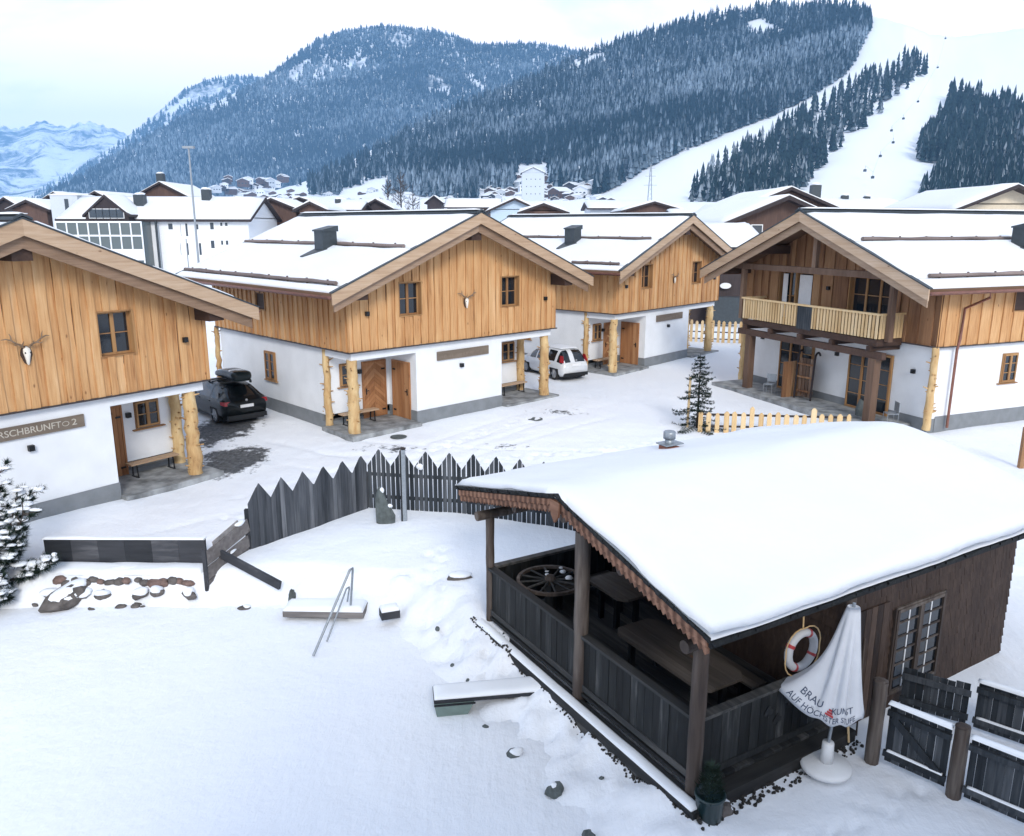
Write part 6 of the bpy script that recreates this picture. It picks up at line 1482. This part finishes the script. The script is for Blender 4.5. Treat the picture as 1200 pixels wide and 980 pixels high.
def inpoly(px, py, poly):
    P = np.array(poly, float); ins = np.zeros(px.shape, bool); n = len(P)
    for i in range(n):
        a, b = P[i], P[(i+1) % n]; ins ^= ((a[1] > py) != (b[1] > py)) & (px < (b[0]-a[0])*(py-a[1])/(b[1]-a[1]+1e-12)+a[0])
    return ins
def forest(name, label, pos, hts, mat, tiers=3, sides=5, clump=.004, wid=.17):
    n = len(pos); v = []; tri = []; per = tiers*(sides+1)
    ang = rng.random(n)*6.28; V = np.zeros((n, per, 3)); F = []
    for t in range(tiers):
        z0 = .08+.80*t/tiers; z1 = min(1, z0+.92/tiers*1.35) if t < tiers-1 else 1.0; rr = wid*(1-.75*t/tiers)
        o = t*(sides+1); V[:, o, 2] = z1; V[:, o, 0] = (rng.random(n)-.5)*.02
        for j in range(sides):
            a = ang+2*PI*j/sides+t*.6; q = rr*(.7+.6*rng.random(n)); V[:, o+1+j, 0] = q*np.cos(a); V[:, o+1+j, 1] = q*np.sin(a); V[:, o+1+j, 2] = z0+(rng.random(n)-.5)*.08; F.append((o, o+1+j, o+1+(j+1) % sides))
    V = V*hts[:, None, None]+pos[:, None, :]; F = np.array(F); nf = len(F)
    fa = (F[None]+(np.arange(n)*per)[:, None, None]).reshape(-1)
    me = bpy.data.meshes.new(name); me.vertices.add(n*per); me.vertices.foreach_set('co', V.reshape(-1).astype(np.float32)); me.loops.add(len(fa)); me.loops.foreach_set('vertex_index', fa.astype(np.int32)); me.polygons.add(n*nf); me.polygons.foreach_set('loop_start', np.arange(0, len(fa), 3, dtype=np.int32)); me.polygons.foreach_set('loop_total', np.full(n*nf, 3, np.int32))
    tn = np.clip(.5+fbm(pos[:, 0]*clump, pos[:, 1]*clump+pos[:, 2]*clump*2, 3)*1.1+rng.normal(0, .16, n), 0, 1)
    me.materials.append(M[mat]); a = me.attributes.new('tint', 'FLOAT', 'FACE'); a.data.foreach_set('value', np.clip(np.repeat(tn, nf)+rng.normal(0, .1, n*nf), 0, 1).astype(np.float32)); me.update(calc_edges=True); me.validate()
    o = bpy.data.objects.new(name, me); COL.objects.link(o); tag(o, label, 'forest', kind='stuff'); return o
def sample(poly, n, slope, holes=(), keep=None, jitter=True):
    P = np.array(poly, float); lo, hi = P.min(0), P.max(0); px = rng.uniform(lo[0], hi[0], n); py = rng.uniform(lo[1], hi[1], n)
    ok = inpoly(px, py, poly) & (py > slope.crest(px)-1)
    for h in holes: ok &= ~inpoly(px, py, h)
    if keep is not None: ok &= keep(px, py)
    px, py = px[ok], py[ok]; return px, py, slope.at(px, py)
# main wood on the ski mountain
main = [(150, 246), (250, 240), (300, 232), (340, 222), (380, 206), (420, 186), (480, 154), (540, 125), (590, 107), (640, 85), (690, 63), (740, 45), (800, 28), (860, 17), (900, 10), (960, 8), (1012, 15), (1022, 30), (1010, 52), (1002, 70), (990, 88), (962, 106), (942, 118), (902, 138), (868, 150), (834, 164), (796, 180), (760, 196), (733, 214), (704, 228), (690, 236), (640, 240), (560, 242), (480, 244), (300, 246)]
holes = [[(222, 248), (234, 228), (262, 216), (300, 207), (336, 206), (352, 226), (345, 248)], [(873, 27), (890, 22), (900, 28), (918, 36), (917, 43), (900, 41), (880, 45)], [(664, 82), (672, 74), (706, 62), (706, 70), (690, 76)], [(395, 236), (400, 226), (440, 211), (458, 208), (460, 222), (430, 240)], [(326, 238), (332, 230), (360, 214), (362, 232)], [(955, 14), (968, 12), (966, 18), (955, 18)], [(600, 228), (606, 196), (640, 192), (645, 226)], [(560, 226), (700, 218), (690, 240), (560, 242)], [(300, 246), (330, 232), (470, 228), (560, 240), (560, 250)]]
px, py, P = sample(main, 52000, right, holes, lambda x, y: rng.random(x.shape) < .7+.9*np.clip(.5+fbm(x*.03, y*.05, 3), 0, 1))
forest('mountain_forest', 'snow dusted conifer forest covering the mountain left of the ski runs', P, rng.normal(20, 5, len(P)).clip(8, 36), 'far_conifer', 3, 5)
# left mountain
lm = [(30, 248), (60, 226), (110, 200), (160, 170), (220, 136), (270, 113), (300, 99), (345, 68), (372, 48), (400, 39), (450, 32), (512, 38), (535, 45), (560, 54), (620, 53), (650, 56), (700, 66), (720, 120), (600, 200), (400, 246)]
lh = [[(336, 92), (350, 74), (362, 70), (358, 86), (345, 98)], [(364, 92), (380, 66), (396, 72), (386, 90), (372, 98)], [(398, 80), (424, 58), (432, 80), (414, 84)], [(455, 50), (462, 40), (482, 42), (480, 56)], [(496, 106), (500, 88), (516, 92), (530, 106), (518, 112)], [(540, 86), (552, 88), (572, 104), (566, 112), (548, 98)], [(228, 132), (272, 112), (280, 116), (240, 134)], [(540, 108), (546, 106), (556, 116), (550, 118)]]
px, py, P = sample(lm, 60000, far3, (), lambda x, y: (rng.random(x.shape) < .62+1.1*np.clip(.5+fbm(x*.025+5, y*.04, 4)*1.3, 0, 1)) & ~(np.any([inpoly(x+fbm(x*.2, y*.2, 2)*14, y, h) for h in lh], 0) & (rng.random(x.shape) < .82)))
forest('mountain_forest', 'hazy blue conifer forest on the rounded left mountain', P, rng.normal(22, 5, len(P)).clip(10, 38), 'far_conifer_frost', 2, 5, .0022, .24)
lm2 = [(40, 232), (110, 190), (150, 164), (180, 140), (215, 110), (240, 98), (265, 92), (300, 92), (310, 110), (160, 200)]
px, py, P = sample(lm2, 9000, far2, [[(190, 136), (225, 108), (262, 98), (258, 112), (222, 122), (200, 138)]], lambda x, y: rng.random(x.shape) < .7)
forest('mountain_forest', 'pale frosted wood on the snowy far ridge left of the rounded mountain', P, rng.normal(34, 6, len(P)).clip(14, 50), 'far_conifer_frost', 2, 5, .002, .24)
# strip between the two pistes and the wood at the right
strip = [(806, 246), (812, 230), (830, 206), (860, 188), (900, 164), (940, 138), (980, 112), (1010, 96), (1040, 82), (1070, 66), (1086, 74), (1084, 88), (1056, 112), (1022, 142), (988, 172), (956, 202), (936, 228), (925, 250)]
wood = [(1113, 112), (1150, 118), (1205, 138), (1300, 150), (1300, 250), (1070, 250), (1088, 232), (1106, 200), (1110, 192), (1073, 192), (1072, 180), (1102, 142)]
pool = []
px, py, P = sample(strip, 3400, right, (), lambda x, y: rng.random(x.shape) < .6+.5*fbm(x*.05, y*.06, 3)); pool.append((px, py, P, 0))
px2, py2, P2 = sample(wood, 3600, right, (), lambda x, y: rng.random(x.shape) < .75); pool.append((px2, py2, P2, 1))
allP = np.concatenate([P, P2]); hts = rng.normal(24, 4, len(allP)).clip(13, 34); dist = np.hypot(allP[:, 0], allP[:, 1]); sz = hts/dist
inview = allP[:, 0]/allP[:, 1] < .66
order = np.argsort(-np.where(inview, sz, 0)); near = np.zeros(len(allP), bool); near[order[:300]] = True
ins = np.arange(len(allP)) < len(P)
forest('strip_wood', 'dark spruce wood on the tongue between the two ski runs', allP[~near & ins], hts[~near & ins], 'strip_conifer', 4, 6, .012, .16)
forest('right_wood', 'dark spruce wood on the slope right of the wide piste', allP[~near & ~ins], hts[~near & ~ins], 'strip_conifer', 4, 6, .012, .16)
def spruce_mesh(seed):
    R = random.Random(seed); f = MB(); T = 9
    for t in range(T):
        z0 = .05+.84*t/T; z1 = z0+.26; rr = .17*(1-.86*t/T); n = 9; c = (R.uniform(-.006, .006), R.uniform(-.006, .006), min(1, z1))
        vs = [c]+[(rr*(.65 if j % 2 else 1.12)*R.uniform(.8, 1.15)*math.cos(2*PI*j/n+t), rr*(.65 if j % 2 else 1.12)*R.uniform(.8, 1.15)*math.sin(2*PI*j/n+t), z0+R.uniform(-.03, .03)) for j in range(n)]
        for j in range(n): f.add([vs[0], vs[1+j], vs[1+(j+1) % n]], [(0, 1, 2)], min(1, max(0, R.gauss(.5, .2))))
    f.tube([(0, 0, -.05), (0, 0, .9)], [.012, .003], 5, .2); return f
protos = [spruce_mesh(i).build('spruce', 'strip_conifer') for i in range(5)]
labs = {0: ('snow dusted spruce on the tongue of wood between the two ski runs', 'spruces between the ski runs'), 1: ('snow dusted spruce at the front of the wood beside the wide piste', 'spruces right of the wide piste')}
cnt = 0
for i in np.where(near)[0]:
    if cnt < 5: o = protos[cnt]
    else: o = protos[int(rng.integers(5))].copy(); COL.objects.link(o)
    cnt += 1; o.location = tuple(map(float, allP[i])); h = float(hts[i]); o.scale = (h*float(rng.uniform(.85, 1.2)),)*2+(h,); o.rotation_euler.z = float(rng.uniform(0, 6)); lb, gp = labs[0 if ins[i] else 1]; tag(o, lb, 'spruce', gp)

# houses of the far village
spots = []
for (x, y, w, st) in ((567, 214, 12, 0), (583, 208, 15, 0), (575, 224, 14, 0), (592, 219, 12, 0), (598, 212, 13, 1), (640, 214, 17, 0), (652, 219, 15, 0), (662, 213, 14, 1), (680, 209, 18, 1), (692, 215, 13, 0), (650, 207, 10, 0), (670, 222, 18, 0), (686, 228, 22, 0), (655, 231, 24, 0), (632, 228, 15, 0), (612, 232, 15, 0), (596, 229, 13, 0), (578, 234, 14, 0), (556, 232, 12, 0), (545, 226, 11, 0), (532, 230, 12, 0), (520, 226, 10, 0),
    (289, 214, 12, 0), (298, 220, 10, 0), (306, 214, 11, 0), (314, 222, 12, 0), (322, 218, 11, 0), (331, 212, 9, 1), (270, 226, 13, 0), (252, 224, 12, 0), (240, 228, 14, 0), (308, 228, 13, 0), (284, 228, 12, 0), (262, 219, 9, 0), (340, 226, 9, 0), (352, 231, 11, 0), (700, 234, 14, 0), (716, 238, 14, 0), (560, 240, 16, 0), (660, 240, 15, 0), (480, 236, 12, 0), (505, 240, 12, 0), (400, 236, 13, 0), (384, 230, 10, 0)): spots.append((x, y, w, st))
def far_house(i, x, y, w, tall):
    P = right.at(np.array([x]), np.array([min(y, 243.)]))[0]; d = math.hypot(P[0], P[1]); W = w*d/CF*.8; Dp = W*random.uniform(.8, 1.3); h = W*(.75 if tall else .38)
    o = thing('village_house', 'tiny snow roofed house in the far village at the foot of the forested mountain', 'house', P-np.array([0, 0, 1.0]), random.uniform(-.9, .9), 'houses of the far village')
    m = MB(); m.box((-W/2, -Dp/2, -4), (W/2, Dp/2, h)); mt = random.choice(['bggrey', 'bgwhite', 'bgbrown', 'bgbrown', 'bgdark'])
    m.prism([(-W/2, h), (W/2, h), (0, h+W*.2)], -Dp/2, Dp/2); m.build('wall', mt, o)
    r = MB(); e = W*.08
    for s in (-1, 1): P_ = [(0, h+W*.2+.02), (s*(W/2+e), h-e*.4), (s*(W/2+e), h-e*.4+W*.05), (0, h+W*.25)]; r.prism(P_ if s < 0 else P_[::-1], -Dp/2-e, Dp/2+e, .5)
    r.build('snowy_roof', 'roofsnow', o)
    g = MB()
    for j in range(3):
        for q in range(2 if tall else 1): g.box((-W*.38+W*.29*j, -Dp/2-.12, h*(.15+.45*q)+h*.1), (-W*.38+W*.29*j+W*.15, -Dp/2+.02, h*(.15+.45*q)+h*.36), .5)
    g.build('window', 'bgglass', o)
for _ in range(60):
    x = random.uniform(556, 704); spots.append((x, random.uniform(206+.0006*(x-630)**2, 242), random.uniform(7, 13), random.choice((0, 0, 0, 1))))
for _ in range(80):
    x = random.choice([random.uniform(545, 705), random.uniform(560, 700), random.uniform(235, 350), random.uniform(240, 345), random.uniform(400, 540)]); y = random.uniform(222, 243) if x > 400 and not 560 < x < 700 else random.uniform(211, 240) if x < 400 else random.uniform(206+.0006*(x-630)**2, 243)
    spots.append((x, y, random.uniform(8, 15), 0))
for i, a in enumerate(spots): far_house(i, *a)
o = town_house('hotel_block', 'tall grey hotel block with snowy roof above the far village', 610, 640, 196, 203, 800, 30, wall='bggrey', gmat='bggrey', over=1.5, wins=((4, .75), (4, .5), (4, .25)), cat='hotel', snow=1.0)
# bare trees beyond the middle chalet ridge
def bare_tree(px, ybase, ytop, Y, lab, seed):
    R = random.Random(seed); a = atY(px, ybase, Y); H = atY(px, ytop, Y)[2]-tz(a[0], Y); o = thing('bare_tree', lab, 'tree', (a[0], Y, tz(a[0], Y)-.3)); t = MB(); c = MB()
    t.tube([(0, 0, 0), (.1, .05, H*.3), (0, 0, H*.62), (.05, 0, H)], [H*.02, H*.016, H*.009, H*.002], 6, .4); t.build('trunk', 'twig', o)
    def grow(p, d, L_, r, n):
        q = p+d*L_; c.tube([p, q], [r, r*.6], 4, .4, False)
        if n:
            for _ in range(3): grow(p+d*L_*R.uniform(.4, 1), (d+Vector((R.gauss(0, .5), R.gauss(0, .5), R.uniform(-.1, .5)))).normalized(), L_*R.uniform(.5, .75), r*.55, n-1)
    for i in range(22):
        z = H*R.uniform(.18, .9); an = R.uniform(0, 6.28); grow(Vector((0, 0, z)), Vector((math.cos(an), math.sin(an), R.uniform(.3, 1.2))).normalized(), H*.2*(1.15-z/H), H*.006, 3)
    c.build('crown', 'twig', o)
bare_tree(470, 244, 198, 210, 'tall bare tree, the denser one beyond the middle chalet ridge', 3); bare_tree(455, 244, 206, 220, 'slimmer bare tree just left of the tall one', 5); bare_tree(484, 243, 214, 230, 'low bare tree just right of the tall one', 8)
# gondola cabins over the pistes
def cabin(px, py, lab, grp):
    P = right.at(np.array([px]), np.array([py+9.]))[0]; d = math.hypot(P[0], P[1]); q = to3(px, py, d*.99); o = thing('gondola_cabin', lab, 'gondola', q, 0, grp); m = MB(); m.box((-1.1, -1.2, -1.2), (1.1, 1.2, 1.0)); m.lathe([(1.2, 1.0), (.7, 1.3)], 10); m.build('body', 'anthra', o); w = MB(); w.box((-1.13, -1.23, -.1), (1.13, 1.23, .7)); w.build('window', 'bgglass', o); h = MB(); h.tube([(0, 0, 1.2), (0, 0, 4.5)], .12, 6); h.build('hanger', 'black', o); return q+np.array([0, 0, 4.5])
def ropeway(lab, pts, clab, grp):
    top = [cabin(x, y, clab, grp) for x, y in pts]; m = MB(); m.tube([tuple(p) for p in top], .07, 5); tag(m.build('ropeway_cable', 'black'), lab, 'cable')
ropeway('thin cable of the lift over the left piste', [(720, 219), (729, 213), (744, 202), (763, 188), (790, 170), (820, 152)], 'tiny dark gondola cabin over the left piste', 'cabins over the left piste')
ropeway('thin cable of the lift over the wide piste', [(1013, 199), (1022, 207), (1031, 182), (1046, 166), (1044, 152), (1058, 138), (1075, 118), (1098, 78), (1107, 44)], 'tiny dark gondola cabin over the wide piste', 'cabins over the wide piste')

# unseen hotel added behind the viewpoint to keep low sun off the hut's yard
m = MB(); x0, x1, yw, top = -.9, 30, -4.2, 8.7
m.box((x0, -14, -2), (x1, yw, 3.0), .5); added_hotel = m.build('hotel', 'plaster'); added_hotel['kind'] = 'structure'
m = MB(); m.box((x0-.1, -14.1, 3.0), (x1+.1, yw+.1, top-.02), .5); m.build('timber_storey', 'larch_old', added_hotel)
m = MB(); m.prism([(x0-1.5, top), (x1+1.5, top), (x1+1.5, top+.3), (x0-1.5, top+.3)], -15, yw+1.2, .5); m.build('roof', 'soffit', added_hotel)
for fl_ in (0.6, 3.6, 5.9):
    for i in range(9): casement(added_hotel, x0+2+3.3*i, x0+3.3+3.3*i, fl_+.4, fl_+1.9, (yw if fl_ < 3 else yw+.1)+.002, sgn=1, depth=0, bars=0)
for fl_ in (3.2, 6.0):
    m = MB(); m.box((x0, yw+.1, fl_-.15), (x1, yw+1.1, fl_), .5); m.build('balcony_floor', 'darkbeam', added_hotel)

# ------------------------------------------------------------------ haze, sky, sun
hz = MB(); hz.box((-9000, -300, -6), (9000, 13500, 1750)); m = bpy.data.materials.new('valley_haze'); m.use_nodes = True; n = m.node_tree; n.nodes.remove(n.nodes['Principled BSDF'])
pv = N(n, 'ShaderNodeVolumePrincipled'); pv.inputs['Color'].default_value = (.32, .62, 1, 1); pv.inputs['Density'].default_value = 1.0e-4; pv.inputs['Anisotropy'].default_value = .0
L(n, pv.outputs[0], n.nodes['Material Output'].inputs['Volume'])
h = hz.build('haze', m); tag(h, 'pale blue winter haze filling the valley', 'haze', kind='stuff')

SUN_AZ, SUN_EL = math.radians(168), math.radians(31)   # azimuth clockwise from +y (view direction)
w = bpy.data.worlds.new('World'); S.world = w; w.use_nodes = True; n = w.node_tree; bg = n.nodes['Background']
sky = N(n, 'ShaderNodeTexSky'); sky.sky_type = 'NISHITA'; sky.sun_disc = False; sky.sun_elevation = SUN_EL; sky.sun_rotation = SUN_AZ; sky.altitude = 900
tc = N(n, 'ShaderNodeTexCoord'); mp = N(n, 'ShaderNodeMapping'); mp.inputs['Scale'].default_value = (1, 1, 3.2); L(n, tc.outputs['Generated'], mp.inputs[0])
f = noise(n, mp.outputs[0], 1.7, 7, .55, .4)
sx = N(n, 'ShaderNodeSeparateXYZ'); L(n, tc.outputs['Generated'], sx.inputs[0])
cover = ramp(n, math_(n, 'SUBTRACT', f, math_(n, 'MULTIPLY', sx.outputs[2], .10)), [(.34, (.35, .35, .35)), (.52, (.96, .96, .96))])
cl = ramp(n, f, [(.35, (.74, .84, .96)), (.55, (1, 1, 1))])
# the cloud deck is thinnest, and so brightest, low over the valley ahead
ahead = ramp(n, math_(n, 'SUBTRACT', math_(n, 'ADD', math_(n, 'MULTIPLY', sx.outputs[1], .5), .5), math_(n, 'MULTIPLY', math_(n, 'ABSOLUTE', sx.outputs[2]), .9)), [(.1, (8.3, 8.7, 9.5)), (.9, (14.2, 12.4, 11.7))])
cl2 = mix(n, 1.0, cl, ahead, 'MULTIPLY')
L(n, mix(n, cover, sky.outputs[0], cl2), bg.inputs['Color']); bg.inputs['Strength'].default_value = .1
sl = bpy.data.lights.new('sun', 'SUN'); sl.energy = 1.3; sl.angle = math.radians(16); sl.color = (1, .95, .87)
so = bpy.data.objects.new('sun', sl); COL.objects.link(so)
sd = Vector((math.sin(SUN_AZ)*math.cos(SUN_EL), math.cos(SUN_AZ)*math.cos(SUN_EL), math.sin(SUN_EL))); so.rotation_euler = sd.to_track_quat('Z', 'Y').to_euler(); so.location = (0, 0, 60)
S.view_settings.view_transform = 'Standard'; S.view_settings.look = 'None'; S.view_settings.exposure = .72; S.view_settings.gamma = 1
S.view_settings.use_curve_mapping = False
S.cycles.max_bounces = 6; S.cycles.volume_bounces = 1; S.cycles.diffuse_bounces = 4; S.cycles.glossy_bounces = 3
